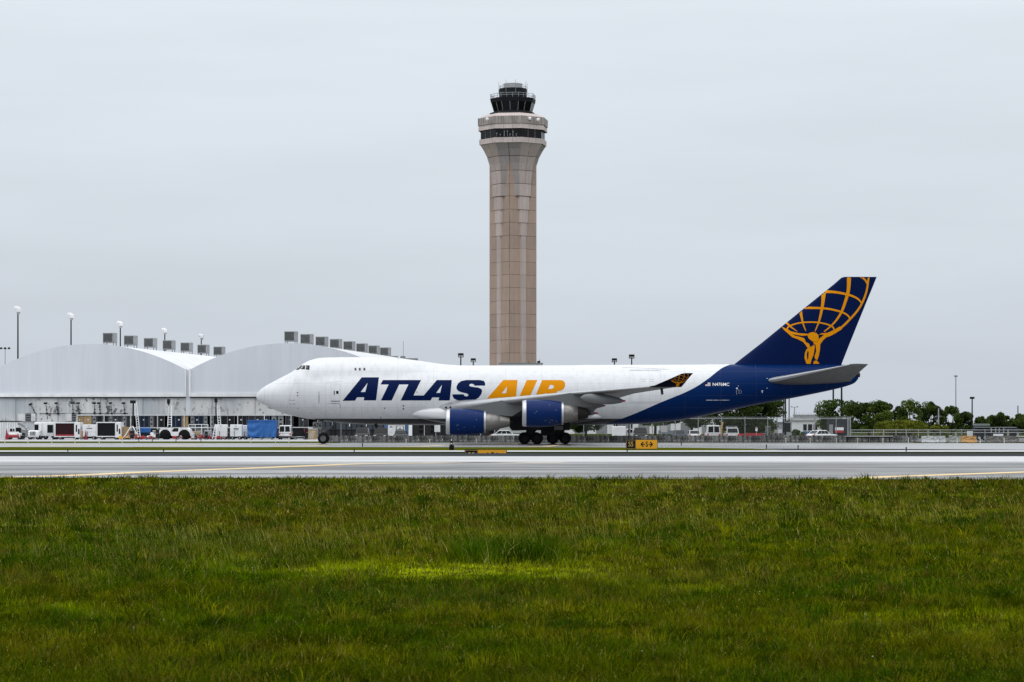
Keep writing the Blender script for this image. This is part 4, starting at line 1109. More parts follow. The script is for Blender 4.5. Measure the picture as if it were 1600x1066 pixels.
# ------------------------------------------------------------------ ground vehicles and equipment on the apron
GY = 359.0; PS = GY / F                       # metres per photo pixel out there
def small_wheels(parent, spots, r=.3, wd=.2):
    for x, y in spots:
        o = MB().lathe([(-wd / 2, .05), (-wd / 2, r * .9), (-wd * .35, r), (wd * .35, r), (wd / 2, r * .9), (wd / 2, .05)], 'y', (x, y, r), 18).build('wheel', TYRE, parent, True, 50)
        h_ = MB()
        for s_ in (-1, 1): h_.lathe([(s_ * wd * .52, .01), (s_ * wd * .55, r * .5)], 'y', (x, y, r), 12)
        h_.build('hub', GALV, o)
def car(kind, loc, rz, paint, label, group=None, cat=None, rack=False):
    L, W, H = {'van': (4.9, 1.95, 2.1), 'suv': (4.7, 1.9, 1.78), 'sedan': (4.6, 1.8, 1.42), 'pickup': (5.3, 1.95, 1.8)}[kind]
    t = thing({'van': 'van', 'suv': 'parked_suv', 'sedan': 'parked_car', 'pickup': 'pickup_truck'}[kind], label, cat or {'van': 'van', 'suv': 'car', 'sedan': 'car', 'pickup': 'truck'}[kind], loc, rz, group)
    bl = .95 if kind != 'sedan' else .85
    sec = []
    for x, zt, wf in ((-L / 2, bl * .82, .86), (-L / 2 + .18, bl, .97), (-L * .2, bl + .02, 1), (L * .2, bl + .02, 1), (L / 2 - .25, bl, .97), (L / 2, bl * .8, .86)):
        w_ = W / 2 * wf
        sec.append([(x, -w_ * .94, .28), (x, -w_, .5), (x, -w_ * .98, zt - .08), (x, -w_ * .9, zt), (x, w_ * .9, zt), (x, w_ * .98, zt - .08), (x, w_, .5), (x, w_ * .94, .28)])
    b = MB().grid(sec, closed=True); b.f.append(tuple(range(8))); o = len(b.v) - 8; b.f.append(tuple(range(o, o + 8)))
    b.build('body', paint, t, True, 35)
    cx0, cx1, tx0, tx1 = {'van': (-L * .49, L * .30, -L * .47, L * .16), 'suv': (-L * .48, L * .2, -L * .42, L * .06), 'sedan': (-L * .42, L * .2, -L * .24, L * .05), 'pickup': (-L * .1, L * .22, -L * .05, L * .1)}[kind]
    wb, wt = W * .46, W * .39
    def ring(f):
        zz = bl - .02 + (H - bl + .02) * f; x0 = cx0 + (tx0 - cx0) * f; x1 = cx1 + (tx1 - cx1) * f; ww = wb + (wt - wb) * f
        return [(x0, -ww, zz), (x1, -ww, zz), (x1, ww, zz), (x0, ww, zz)]
    b = MB().grid([ring(0), ring(.92), [(x * .97, y * .9, H) for x, y, z in ring(1)]], closed=True); b.f.append((8, 9, 10, 11))
    b.build('cabin', paint, t)
    def pane(i, u0, u1, f0=.18, f1=.86, out=.015):
        a0, a1 = ring(f0), ring(f1); A0, B0, A1, B1 = (Vector(q) for q in (a0[i], a0[(i + 1) % 4], a1[i], a1[(i + 1) % 4]))
        nn = (B0 - A0).cross(A1 - A0).normalized()
        P = [A0.lerp(B0, u0), A0.lerp(B0, u1), A1.lerp(B1, u1), A1.lerp(B1, u0)]
        MB().add([p + nn * out for p in P] + [p - nn * .02 for p in P], [(0, 1, 2, 3), (0, 4, 5, 1), (1, 5, 6, 2), (2, 6, 7, 3), (3, 7, 4, 0)]).build('window', DARKG, t)
    for i in (0, 2):
        if kind == 'van': pane(i, .76 if i == 0 else .04, .96 if i == 0 else .24)
        else:
            for u0, u1 in ((.06, .34), (.37, .64), (.67, .94)): pane(i, u0, u1)
    pane(1, .06, .94)
    if kind == 'van': pane(3, .06, .46); pane(3, .54, .94)
    else: pane(3, .08, .92)
    for y in (-W * .36, W * .36):
        MB().box(L / 2 - .06, L / 2 + .015, y - .18, y + .18, bl * .62, bl * .78).build('headlight', LAMPW, t)
        MB().box(-L / 2 - .015, -L / 2 + .06, y - .1 + (.1 if y > 0 else -.1), y + .1 + (.1 if y > 0 else -.1), bl * .7, bl * .98).build('tail_light', REDL, t)
    MB().rbox(-L / 2 - .07, -L / 2 + .1, -W * .47, W * .47, .3, .5, .03).rbox(L / 2 - .1, L / 2 + .07, -W * .47, W * .47, .3, .5, .03).build('bumper', DARKM, t)
    small_wheels(t, [(x, y) for x in (-L * .31, L * .31) for y in (-W * .44, W * .44)], .34, .24)
    if rack:
        b = MB()
        for y in (-.6, .6): b.box(-1.7, .5, y - .03, y + .03, H + .1, H + .15)
        for x in (-1.5, -.5, .4): b.box(x - .03, x + .03, -.7, .7, H + .15, H + .2); b.box(x - .03, x + .03, -.6, -.55, H - .02, H + .1); b.box(x - .03, x + .03, .55, .6, H - .02, H + .1)
        b.build('roof_rack', GALV, t)
    return t
def wm(px): return px * PS

# open-sided box trailers
def box_trailer(p0, p1, ptop, panel, label, red=False, Y=GY):
    x0 = gx(p0, Y); W = (p1 - p0) * Y / F; H = gz(ptop, Y); z0 = .38
    t = thing('box_trailer', label, 'trailer', (x0, Y, 0))
    side = W * .2
    MB().box(0, W, .25, 2.6, z0, H).build('shell', WHITE, t)
    b = MB(); fw = .14
    b.box(0, W - side, 0, .25, H - fw, H).box(0, W - side, 0, .25, z0, z0 + fw).box(0, fw, 0, .25, z0 + fw, H - fw).box(W - side - fw, W - side, 0, .25, z0 + fw, H - fw)
    b.build('frame', WHITE, t)
    MB().box(fw, W - side - fw, .16, .26, z0 + fw, H - fw).build('curtain', panel, t)
    MB().rbox(W - side, W, -.12, .25, z0 - .1, H - .03, .04).build('end_cabinet', WHITE, t)
    MB().box(W - side * .85, W - side * .6, -.15, -.115, H * .45, H * .85).build('vent_slot', DARKM, t)
    MB().box(W - side * .42, W - side * .12, -.15, -.115, H * .32, H * .62).build('hatch', DARKM, t)
    if red: MB().box(fw, W - side - fw, -.03, .14, z0 + fw * 1.2, z0 + fw + .22).build('sill_stripe', RED, t)
    MB().box(.2, W - .2, .4, 2.3, .22, z0 - .01).build('chassis', DARKM, t)
    small_wheels(t, [(.8, .35), (W - .8, .35), (.8, 2.3), (W - .8, 2.3)], .27)
    return t
box_trailer(85, 125.5, 660, MAROON, 'white box trailer with a dark maroon open side and red sill', True)
box_trailer(150.5, 189, 659.5, mat('black_curtain', (.012, .013, .017), .6), 'white box trailer with a plain black open side')
# generator carts
def gen_cart(p0, p1, ptop, label, Y=GY, slots=2, depth=1.7, group='white generator carts'):
    x0 = gx(p0, Y); W = (p1 - p0) * Y / F; H = gz(ptop, Y)
    t = thing('generator_cart', label, 'generator', (x0, Y, 0), 0, group)
    MB().rbox(0, W, 0, depth, .42, H, .06).build('housing', WHITE, t)
    MB().box(.08, W - .08, .1, depth - .1, .25, .42).build('chassis', DARKM, t)
    for i in range(slots): MB().box(W * .3, W * .72, -.02, .03, H * (.72 - .09 * i), H * (.76 - .09 * i)).build('vent_slot', DARKM, t)
    MB().box(W * .42, W * .56, -.02, .03, H * .88, H * .92).build('badge', GREYM, t)
    MB().box(W * .04, W * .96, -.012, .02, H * .5, H * .508).build('door_seam', GREYM, t)
    MB().cyl((W * .35, -.03, H * .55), (W * .42, -.55, .3), .035, n=6).build('tow_bar', DARKM, t)
    small_wheels(t, [(.35, .05), (W - .35, .05), (.35, depth - .1), (W - .35, depth - .1)], .24)
    return t
gen_cart(129, 150, 663.5, 'white generator cart between the two box trailers', slots=1)
gen_cart(336.5, 354.5, 663.5, 'left of the white generator carts beside the blue tarpaulin', slots=0)
gen_cart(359.5, 378, 663.5, 'white generator cart with two dark slots left of the blue tarpaulin', slots=2)
gen_cart(379.5, 386.5, 664.5, 'narrow white cabinet cart squeezed against the blue tarpaulin', Y=361, slots=0)
# small tractor facing us with a red bumper
t = thing('baggage_tractor', 'white baggage tractor with a wide red front bumper at the far left', 'tractor', (gx(20.5, GY - 1), GY - 1, 0))
MB().rbox(-1.0, 1.0, 0, 2.6, .35, .95, .08).build('body', WHITE, t)
MB().rbox(-.85, .85, -.25, .1, .30, .68, .06).build('bumper', RED, t)
MB().prism([(-.7, .95), (.7, .95), (.55, 1.15), (-.55, 1.15)], .1, 1.2).build('hood', WHITE, t)
MB().rbox(.1, .85, 1.3, 1.6, .9, 1.75, .06).build('seat', BLACK, t)
MB().rbox(-.75, -.1, 1.3, 1.6, .9, 1.6, .06).build('seat', BLACK, t)
MB().tube([(-.2, 1.0, 1.1), (-.35, 1.15, 1.6), (.1, 1.15, 1.6), (.0, 1.0, 1.1)], .03, 6).build('steering_frame', WHITE2, t)
for x in (-.7, .7): MB().cyl((x, -.02, .82), (x, .05, .82), .09, n=12).build('headlight', BLACK, t)
small_wheels(t, [(-.85, .5), (.85, .5), (-.85, 2.2), (.85, 2.2)], .34, .26)
tag(MB().lathe([(0, .42), (.05, .42), (.05, .3), (1.55, .03), (1.58, .01)], 'z', (gx(10.5, GY - 3), GY - 3, 0), 12).build('traffic_cone', mat('faded_red', (.22, .012, .03), .6), None, True, 40), 'tall dark red cone beside the baggage tractor', 'cone')
tag(MB().lathe([(0, .38), (.05, .38), (.05, .26), (1.35, .03), (1.38, .01)], 'z', (gx(134, GY - 2), GY - 2, 0), 12).build('traffic_cone', MATS['faded_red'], None, True, 40), 'dark red cone in front of the generator between the box trailers', 'cone')
# white containers and curved stair behind it
t = thing('storage_container', 'white corrugated storage container behind the baggage tractor', 'container', (gx(0, 366), 366, 0))
MB().box(-1.5, 2.85, 0, 2.4, .15, 2.6).build('shell', WHITE2, t)
for i in range(12): MB().box(-1.4 + i * .35, -1.25 + i * .35, -.05, 0.01, .25, 2.5).build('rib', WHITE, t)
MB().box(-1.5, 2.85, -.06, 2.4, 2.6, 2.75).build('roof_edge', DARKM, t)
t = thing('boarding_ramp', 'grey curved boarding ramp between the tractor and the white truck', 'ramp', (gx(40, 362), 362, 0))
P = [(-1.15 + 2.2 * (q / 8), 2.5 - 2.1 * (q / 8) ** 1.8) for q in range(9)]
MB().prism(P + [(p[0], p[1] - .35) for p in P[::-1]], 0, 1.6).build('deck', GREYM, t)
for i in range(3): MB().box(-.05 + i * .28, .2 + i * .28, -.04, 0.02, 1.75 - i * .33, 1.88 - i * .33).build('step_light', WHITE, t)
MB().prism([(-1.2, .3), (.9, .3), (.4, 1.2), (-.9, 1.5)], .2, 1.4).build('base', GREYM, t)
small_wheels(t, [(-.9, .1), (.7, .1)], .3)
# white truck with conventional hood
t = thing('box_truck', 'white box truck with a black slotted grille facing the runway', 'truck', (gx(66, GY), GY, 0))
MB().rbox(-1.3, 1.55, .9, 5.5, .5, 2.55, .05).build('cargo_box', WHITE, t)
MB().rbox(-1.95, -.35, -.9, .9, .42, 1.35, .16).build('hood', WHITE, t)
MB().rbox(-1.3, -.2, .55, 1.0, 1.2, 2.45, .05).build('cab', WHITE, t)
MB().box(-1.25, -.65, .5, .56, 1.35, 2.2).build('windscreen', DARKG, t)
MB().box(.55, 1.5, .84, .9, .72, 2.25).build('rear_door', WHITE2, t)
MB().box(.6, 1.42, .8, .85, 1.0, 2.15).build('door_window', DARKG, t)
for i in range(4): MB().box(-1.55 + i * .2, -1.45 + i * .2, -.95, -.89, .65, 1.2).build('grille_slot', DARKM, t)
for x in (-1.8, -.55): MB().cyl((x, -.94, .85), (x, -.88, .85), .1, n=12).build('headlight', LAMPW, t)
MB().rbox(-1.95, -.3, -1.05, -.88, .36, .52, .03).build('bumper', WHITE2, t)
small_wheels(t, [(-1.7, -.2), (-.6, -.2), (.1, 2.2), (1.3, 2.2), (-1.1, 4.4), (1.3, 4.4)], .38, .28)
# big aircraft tug
t = thing('aircraft_tug', 'heavy white aircraft tug with two large black wheels', 'tug', (gx(273, GY), GY, 0))
def arch(xc, r, n_=10): return [(xc + r * math.cos(math.pi * q / n_), .62 + r * math.sin(math.pi * q / n_)) for q in range(n_ + 1)]
prof = [(-2.25, .55), (-2.3, 1.3), (-2.05, 1.72), (-.55, 1.72), (-.45, 1.15), (.5, 1.15), (.55, 1.72), (1.7, 1.72), (2.2, 1.5), (2.28, .55)] 
low = [(2.28, .55)] + arch(1.45 - .05, .86) + [(.35, .5), (-.35, .5)] + arch(-1.4, .86) + [(-2.25, .55)]
outl = prof[:-1] + low[:-1]
V2, T = flat_fill(outl, [], 10)
b = MB()
for yy in (0.0, 2.5): b.add([(v_.x, yy, v_.y) for v_ in V2], T)
n_ = len(outl)
b.add([(p[0], 0, p[1]) for p in outl] + [(p[0], 2.5, p[1]) for p in outl], [(i, (i + 1) % n_, (i + 1) % n_ + n_, i + n_) for i in range(n_)])
b.build('body', WHITE, t)
for xc in (-1.4, 1.4):
    for yy in (.22, 2.28):
        o = MB().lathe([(-.25, .1), (-.25, .68), (-.16, .76), (.16, .76), (.25, .68), (.25, .1)], 'y', (xc, yy, .76), 26).build('wheel', TYRE, t, True, 50)
        MB().lathe([(-.26, .01), (-.27, .3)], 'y', (xc, yy, .76), 16).build('hub', BLACK, o)
MB().rbox(-.4, .45, .2, 2.2, .5, 1.1, .05).build('battery_box', GREYM, t)
MB().cyl((.12, .1, .95), (.12, .19, .95), .2, n=14).build('hose_reel', BLACK, t)
MB().rbox(-.35, .1, .15, 1.5, 1.15, 1.5, .04).build('seat', BLACK, t)
for x in (-1.9, -1.2, 1.0, 1.8): MB().box(x - .25, x + .25, -.02, .01, 1.52, 1.56).build('trim_line', GREYM, t)
# ladders and lattice mast
def ladder(name, label, p0, p1, ptop, pbot, Y, lean, cat='ladder'):
    t = thing(name, label, cat, (gx((p0 + p1) / 2, Y), Y, 0))
    w_ = (p1 - p0) * Y / F / 2; z0, z1 = max(0, gz(pbot, Y)), gz(ptop, Y); dx = lean * Y / F
    for s_ in (-1, 1): MB().cyl((s_ * w_, 0, z0), (s_ * w_ * .75 + dx, .5, z1), .06, n=6).build('rail', WHITE, t)
    n_ = int((z1 - z0) / .34)
    for i in range(1, n_):
        f = i / n_; MB().cyl((-w_ * (1 - .25 * f) + dx * f, .5 * f, z0 + (z1 - z0) * f), (w_ * (1 - .25 * f) + dx * f, .5 * f, z0 + (z1 - z0) * f), .04, n=5).build('rung', WHITE, t)
    return t
ladder('ladder', 'white ladder standing upright behind the heavy aircraft tug', 262, 268, 634, 667, 362, 0)
ladder('ladder', 'white ladder leaning against the racks left of the generator carts', 341, 345, 633, 665, 366, -3)
ladder('ladder', 'short white ladder leaning beside the generator carts', 332, 337, 663, 686, 357, 3)
t = ladder('lattice_boom', 'white lattice boom rising from the red and white tripod trailer', 215, 219, 628, 682, 360, -6, 'boom')
t = thing('light_tower_trailer', 'white tripod mast trailer with red outriggers and a dark pole', 'light tower', (gx(206, GY), GY, 0))
MB().tube([(-1.2, -.2, .2), (-.15, .2, 1.95)], .07, 6).tube([(1.1, -.2, .2), (.1, .2, 1.95)], .07, 6).tube([(-.05, .9, .2), (0, .3, 1.95)], .07, 6).build('tripod', WHITE, t)
MB().cyl((.1, .4, .5), (.15, .4, 5.5), .13, .11, 10).build('mast', DARKM, t)
MB().rbox(-.3, .5, .1, .7, 5.3, 5.75, .08).build('lamp_head', DARKM, t)
MB().box(-1.3, 1.9, -.1, .9, .3, .44).build('frame', WHITE, t)
for x in (-.9, .2, 1.2, 1.9): MB().rbox(x - .25, x + .2, -.3, .0, .12, .42, .05).build('outrigger', RED, t)
for x in (-.35, .5): MB().box(x - .06, x + .06, -.1, .02, .4, 1.3).build('upright', RED if x < 0 else WHITE, t)
small_wheels(t, [(-.4, .2), (.9, .2)], .26)
for px, ptop, Yp, lb in ((263.5, 624, 372, 'dark pole with lamp standing behind the aircraft tug'), (337.5, 622, 372, 'dark pole with lamp standing behind the generator carts')):
    t = thing('lamp_pole', lb, 'pole', (gx(px, Yp), Yp, 0)); zt = gz(ptop, Yp)
    MB().cyl((0, 0, 0), (0, 0, zt), .11, .09, 8).build('pole', DARKM, t)
    MB().rbox(-.22, .22, -.3, .2, zt - .7, zt + .05, .06).build('lamp_head', DARKM, t)
for px, lb, dx in ((160, 'dark spotlight cluster under the gutter of the left hangar', 0),):
    pass
t = thing('plywood_crate', 'tan plywood crate beside the mast trailer', 'crate', (gx(188, GY + 1), GY + 1, 0))
MB().box(0, 1.35, 0, 1.1, .18, 1.85).build('box', TAN, t)
for x in (0, 1.25): MB().box(x, x + .1, -.03, -.001, .18, 1.85).build('batten', TAN, t)
MB().box(0, 1.35, .1, 1.0, 0, .17).build('skid', TAN, t)
def tow_bar(px, label, c=RED, Y=GY - 1.5, L=1.6, ph=0.0):
    t = thing('tow_bar', label, 'tow bar', (gx(px, Y), Y, 0), ph)
    MB().cyl((-L / 2, 0, .25), (L / 2, .2, .32), .09, n=8).build('bar', c, t)
    MB().rbox(-L / 2 - .15, -L / 2 + .3, -.25, .25, .1, .55, .06).build('head', c, t)
    MB().tube([(L * .2, 0, .3), (L * .35, -.2, .6), (L * .5, 0, .3)], .05, 6).build('handle', WHITE2, t)
    small_wheels(t, [(-.05, -.15), (-.05, .2)], .17, .1)
tow_bar(196, 'yellow tow bar lying in front of the plywood crate', YEL)
for px, lb in ((229, 'red tow bar right of the mast trailer'), (240, 'red tow bar touching the left end of the aircraft tug'), (278, 'red tow bar between the wheels of the aircraft tug'), (306, 'red tow bar right of the aircraft tug'), (325, 'red tow bar left of the short white ladder'), (333, 'red tow bar at the foot of the short white ladder'), (346, 'red tow bar under the left generator cart')):
    tow_bar(px, lb, RED, ph=random.uniform(-.3, .3), L=1.2)
t = thing('covered_cart', 'low cart with a small blue cover right of the mast trailer', 'cart', (gx(217, GY + 2), GY + 2, 0))
MB().rbox(0, 1.6, 0, 1.3, .95, 1.75, .12).build('cover', BLUEP, t)
MB().box(.05, 1.55, .05, 1.25, .4, .95).build('bed', DARKM, t); small_wheels(t, [(.3, .05), (1.3, .05)], .25)
t = thing('wrapped_pallet', 'heap of white wrapped bundles left of the aircraft tug', 'pallet', (gx(238, GY - .5), GY - .5, 0))
for i, (x, y, z, s_) in enumerate(((-.5, 0, .3, .45), (.05, .1, .45, .5), (.45, 0, .25, .38), (-.1, .2, .85, .32), (.55, .3, .6, .3))):
    MB().rbox(x - s_ * .7, x + s_ * .7, y - .3, y + .5, max(.02, z - s_ * .6), z + s_ * .6, .12).build('bundle', WHITE, t)
t = thing('blue_tarpaulin_load', 'load under a bright blue draped tarpaulin on a low dolly', 'tarpaulin', (gx(386.5, GY - 1), GY - 1, 0))
W_, H_ = 44.5 * PS, gz(656.3, GY - 1); rows_ = []
NXT, NZT = 60, 26
for j in range(NZT + 1):
    v_ = j / NZT; row = []
    for i in range(NXT + 1):
        u = i / NXT
        sag = .06 * math.sin(9 * u + 2.2 * v_ * math.cos(5 * u)) * (1 - v_) + .07 * math.sin((u - .45) * 26 * (1.2 - v_ * .6)) * (1 - v_) * .8
        swag = .10 * math.sin(14 * (v_ - .9 * (u - .15) ** 2 * 3)) * math.exp(-((u - .15) / .3) ** 2) * (1 - v_ * .6)
        row.append((u * W_ + .03 * math.sin(7 * v_), -sag - swag, .32 + .05 * math.sin(23 * u) * (1 - v_) + v_ * (H_ - .32)))
    rows_.append(row)
b = MB().grid(rows_)
b.add([(0, 0, H_), (W_, 0, H_), (W_, 2.4, H_), (0, 2.4, H_), (0, 2.4, .4), (W_, 2.4, .4), (0, .02, .4), (W_, .02, .4)], [(0, 1, 2, 3), (3, 2, 5, 4), (0, 3, 4, 6), (1, 7, 5, 2)])
b.build('tarpaulin', BLUEP, t, True, 60)
MB().box(.02, W_ - .02, -.05, .03, H_ - .28, H_ - .21).build('seam', mat('tarp_seam', (.008, .07, .25), .5), t)
MB().box(.1, W_ - .1, .2, 2.2, .18, .34).build('dolly', DARKM, t)
small_wheels(t, [(.6, .1), (2.1, .1), (3.6, .1)], .17, .14)
MB().cyl((3.1, -.5, .1), (3.1, -.5, 1.25), .03, n=6).box(2.6, 3.6, -.6, -.35, .22, .34).build('stanchion', A_GREY, t)
car('van', (gx(445, GY), GY + 2.3, 0), R(90), WHITE, 'white van seen from behind, right of the blue tarpaulin', cat='van')
t = thing('open_cart', 'black open fronted cart with a red lining beside the white van', 'cart', (gx(457.5, GY + 1), GY + 1, 0))
MB().box(0, 2.1, .25, 1.6, .35, 1.82).build('shell', DARKM, t)
MB().box(.0, 2.1, .0, .25, 1.72, 1.84).box(0, 2.1, 0, .25, .35, .45).box(1.98, 2.1, 0, .25, .45, 1.72).build('frame', WHITE2, t)
MB().prism([(1.55, 1.65), (1.95, 1.7), (1.95, .6), (1.75, .9)], .1, .22).build('lining', RED, t)
small_wheels(t, [(.4, .1), (1.7, .1)], .22)
t = thing('striped_cabinet', 'tan and white striped cabinet just left of the nose wheel', 'cabinet', (gx(481, GY), GY, 0))
MB().box(0, 1.25, 0, 1.0, .05, 1.5).build('box', TAN, t); MB().box(-.03, 1.3, -.05, 1.05, 1.5, 1.85).build('lid', WHITE2, t)
for i in range(3): MB().box(.25 + .25 * i, .33 + .25 * i, -.02, -.001, .15, 1.3, Matrix.Rotation(R(20), 3, 'Y')).build('stripe', WHITE2, t)
MB().box(-.45, -.06, .1, 1.0, 0.02, 1.7).build('side_post', DARKM, t)

def dolly(p0, p1, Y, label, m_):
    W_ = (p1 - p0) * Y / F; t = thing('cargo_dolly', label, 'dolly', (gx(p0, Y), Y, 0), 0, 'low cargo dollies on the apron')
    MB().box(0, W_, 0, 1.5, .36, .5).build('bed', m_, t)
    for x in (.02, W_ * .5, W_ - .08): MB().box(x, x + .06, -.02, .04, .5, .95).build('stake', GALV, t)
    MB().cyl((0, .01, .93), (W_, .01, .93), .03, n=6).build('rail', GALV, t)
    MB().rbox(W_ * .12, W_ * .8, .2, 1.3, .51, .51 + .5 * (1 + (int(p0) % 3) * .35), .08).build('load', [U_D1, TAN, GREYM][int(p0) % 3], t)
    MB().cyl((-.7, .6, .22), (0, .7, .4), .04, n=6).build('draw_bar', RED, t)
    small_wheels(t, [(.3, .05), (W_ - .3, .05)], .22, .14)
U_D1 = mat('dolly_load_dark', (.03, .032, .035), .7)
EQ = [(203, 208, 'dark service cart inside the mast trailer legs', DARKM, 1.3), (210.5, 214, 'small red service cart at the foot of the lattice boom', RED, .8), (243, 248, 'dark service cart touching the aircraft tug from the left', U_D1, 1.5), (299, 303, 'small white service cart right of the aircraft tug', WHITE2, 1.0), (311, 315, 'small red service cart right of the aircraft tug', RED, .75), (320, 324, 'dark service cart left of the short white ladder', DARKM, 1.2), (355.5, 358.5, 'navy service cart between the white generator carts', U_D1, 1.7), (126, 128.6, 'tan service cart right of the maroon box trailer', TAN, 1.3), (34, 38, 'dark service cart under the grey boarding ramp', DARKM, 1.0), (479, 481, 'dark upright locker left of the striped cabinet', DARKM, 1.7)]
for p0, p1, lb, m_, hh in EQ:
    W_ = (p1 - p0) * 356.5 / F; t = thing('service_cart', lb, 'cart', (gx(p0, 356.5), 356.5, 0), 0, 'small service carts on the apron')
    MB().rbox(0, W_, 0, .7, .2, hh, .04).build('box', m_, t); MB().box(W_ * .1, W_ * .9, -.02, .01, hh * .6, hh * .64).build('drawer_line', GREYM, t)
    MB().tube([(W_ * .2, .7, hh * .9), (W_ * .2, .95, hh + .12), (W_ * .8, .95, hh + .12), (W_ * .8, .7, hh * .9)], .02, 5).build('handle', GALV, t)
    small_wheels(t, [(.06, .1), (W_ - .06, .1)], .1, .06)
for p0, p1, Y, lb in ((219, 234, 364, 'low dolly with a load behind the small blue cover'), (298, 316, 362, 'low dolly with a load right of the aircraft tug, left of two'), (317, 333, 363, 'low dolly with a load right of the aircraft tug, right of two'), (355, 362, 361, 'narrow dolly between the two white generator carts'), (236, 250, 366, 'low dolly with a load behind the white wrapped bundles')):
    dolly(p0, p1, Y, lb, DARKM)

# two tier rack with air cargo containers
RKY = 386.0
rk = thing('container_rack', 'long two tier steel rack holding dark air cargo containers before the hangars', 'rack', (gx(121, RKY), RKY, 0))
RL = (500 - 121) * RKY / F
for zz in (1.62, 3.62): MB().box(0, RL, -.1, .0, zz, zz + .14).build('beam', WHITE2, rk); MB().box(0, RL, .0, 2.6, zz + .02, zz + .1).build('deck', DARKM, rk)
i = 0; x = 0
while x < RL: MB().box(x - .06, x + .06, -.14, -.02, 0, 3.6).build('post', WHITE2, rk); x += 4.2
MB().box(0, RL, 1.7, 1.8, 0, 3.6).build('back_sheet', mat('rack_back', (.014, .015, .017), .8), rk)
U_BLACK = mat('container_black', (.02, .021, .024), .55, dirt=.3); U_NAVY = mat('container_navy', (.013, .028, .065), .5, dirt=.35); U_GREY = mat('container_grey', (.055, .058, .065), .55, dirt=.35); U_LITE = mat('container_silver', (.24, .25, .26), .45, .3, dirt=.4)
cnt = {}
def uld(p0, p1, tier, m_, desc, end=False):
    z0 = 1.74 if tier else .12; H_ = (3.58 if tier else 1.55) - z0; W_ = (p1 - p0) * RKY / F
    t = thing('cargo_container', desc, 'container', (gx(p0, RKY), RKY + .05, z0), 0, 'air cargo containers on the rack')
    MB().box(.05, W_ - .05, .05, 1.6, 0, H_).build('shell', m_, t)
    b = MB()
    for xx in (.0, W_ - .07): b.box(xx, xx + .07, 0, .06, 0, H_)
    b.box(.07, W_ - .07, 0, .06, H_ - .07, H_).box(.07, W_ - .07, 0, .06, 0, .07).build('frame', mat('container_edge', (.14, .145, .15), .5, .3) if m_ is not TAN else TAN, t)
    if end:
        for k in (.3, .68): MB().rbox(W_ * .3, W_ * .7, .0, .045, H_ * k - .14, H_ * k + .12, .02).build('hole', DARKM, t)
    else:
        MB().box(W_ * .46, W_ * .48, .02, .048, .08, H_ - .08).build('door_seam', GREYM, t)
        rr = random.Random(int(p0)); xx = rr.uniform(.2, .7) * W_
        MB().box(xx, xx + .22, .02, .047, H_ * .6, H_ * .6 + .2).build('placard', WHITE2, t)
side = [(121, 130, TAN, 'tan'), (130.5, 143, TAN, 'tan'), (144, 150, U_LITE, 'e'), (151, 169.5, U_BLACK, 'black'), (170.5, 175.5, U_LITE, 'e'), (176, 191, U_GREY, 'grey'), (191.5, 197, U_LITE, 'e'), (197.5, 209, U_GREY, 'grey'), (218, 233, U_NAVY, 'navy'), (234, 239.5, U_LITE, 'e'), (240, 257, U_BLACK, 'black'), (266, 284, U_NAVY, 'navy'), (284.5, 294, TAN, 'tan'), (297.5, 303, U_LITE, 'e'), (303.5, 318, U_NAVY, 'navy'), (318.5, 324, U_LITE, 'e'), (328, 334, U_LITE, 'e'), (345, 366.5, U_BLACK, 'black'), (372, 386, U_BLACK, 'black'), (388, 410, U_GREY, 'grey'), (412, 421, U_NAVY, 'navy'), (424, 432, U_LITE, 'e'), (434, 443, U_LITE, 'e'), (446, 458, U_GREY, 'grey'), (467, 482, U_GREY, 'grey')]
seen = {}
tot = {}
for q in side: tot[q[3]] = tot.get(q[3], 0) + 1
for p0, p1, m_, nm in side:
    k_ = seen.get(nm, 0); seen[nm] = k_ + 1
    full = {'tan': 'tan crate on the upper rack tier', 'e': 'narrow silver container end with holes, upper rack tier', 'black': 'black air cargo container on the upper rack tier', 'grey': 'dark grey air cargo container on the upper rack tier', 'navy': 'navy air cargo container on the upper rack tier'}[nm]
    uld(p0, p1, 1, m_, f'{full}, {ords[k_]} from the left', nm == 'e')
for k_, (p0, p1, m_, nm) in enumerate(((298, 305, U_GREY, 'grey'), (306, 317, U_LITE, 'silver'), (318, 323, U_LITE, 'silver'), (324, 335, U_GREY, 'grey'))):
    uld(p0, p1, 0, m_, f'{nm} container low on the rack right of the aircraft tug, {ords[k_]} from the left', nm == 'silver' and k_ == 2)
gr_ = thing('guard_rail', 'white guard rail on the rack above the aircraft tug front', 'railing', (gx(295, RKY - 1), RKY - 1, 0))
b = MB().tube([(0, 0, 2.2), (3.0, 0, 2.2)], .05, 6).tube([(0, 0, 1.75), (3.0, 0, 1.75)], .05, 6)
b.build('rail', WHITE, gr_)
for i in range(4): MB().cyl((i, 0, 0), (i, 0, 2.2), .05, n=6).build('post', WHITE, gr_)

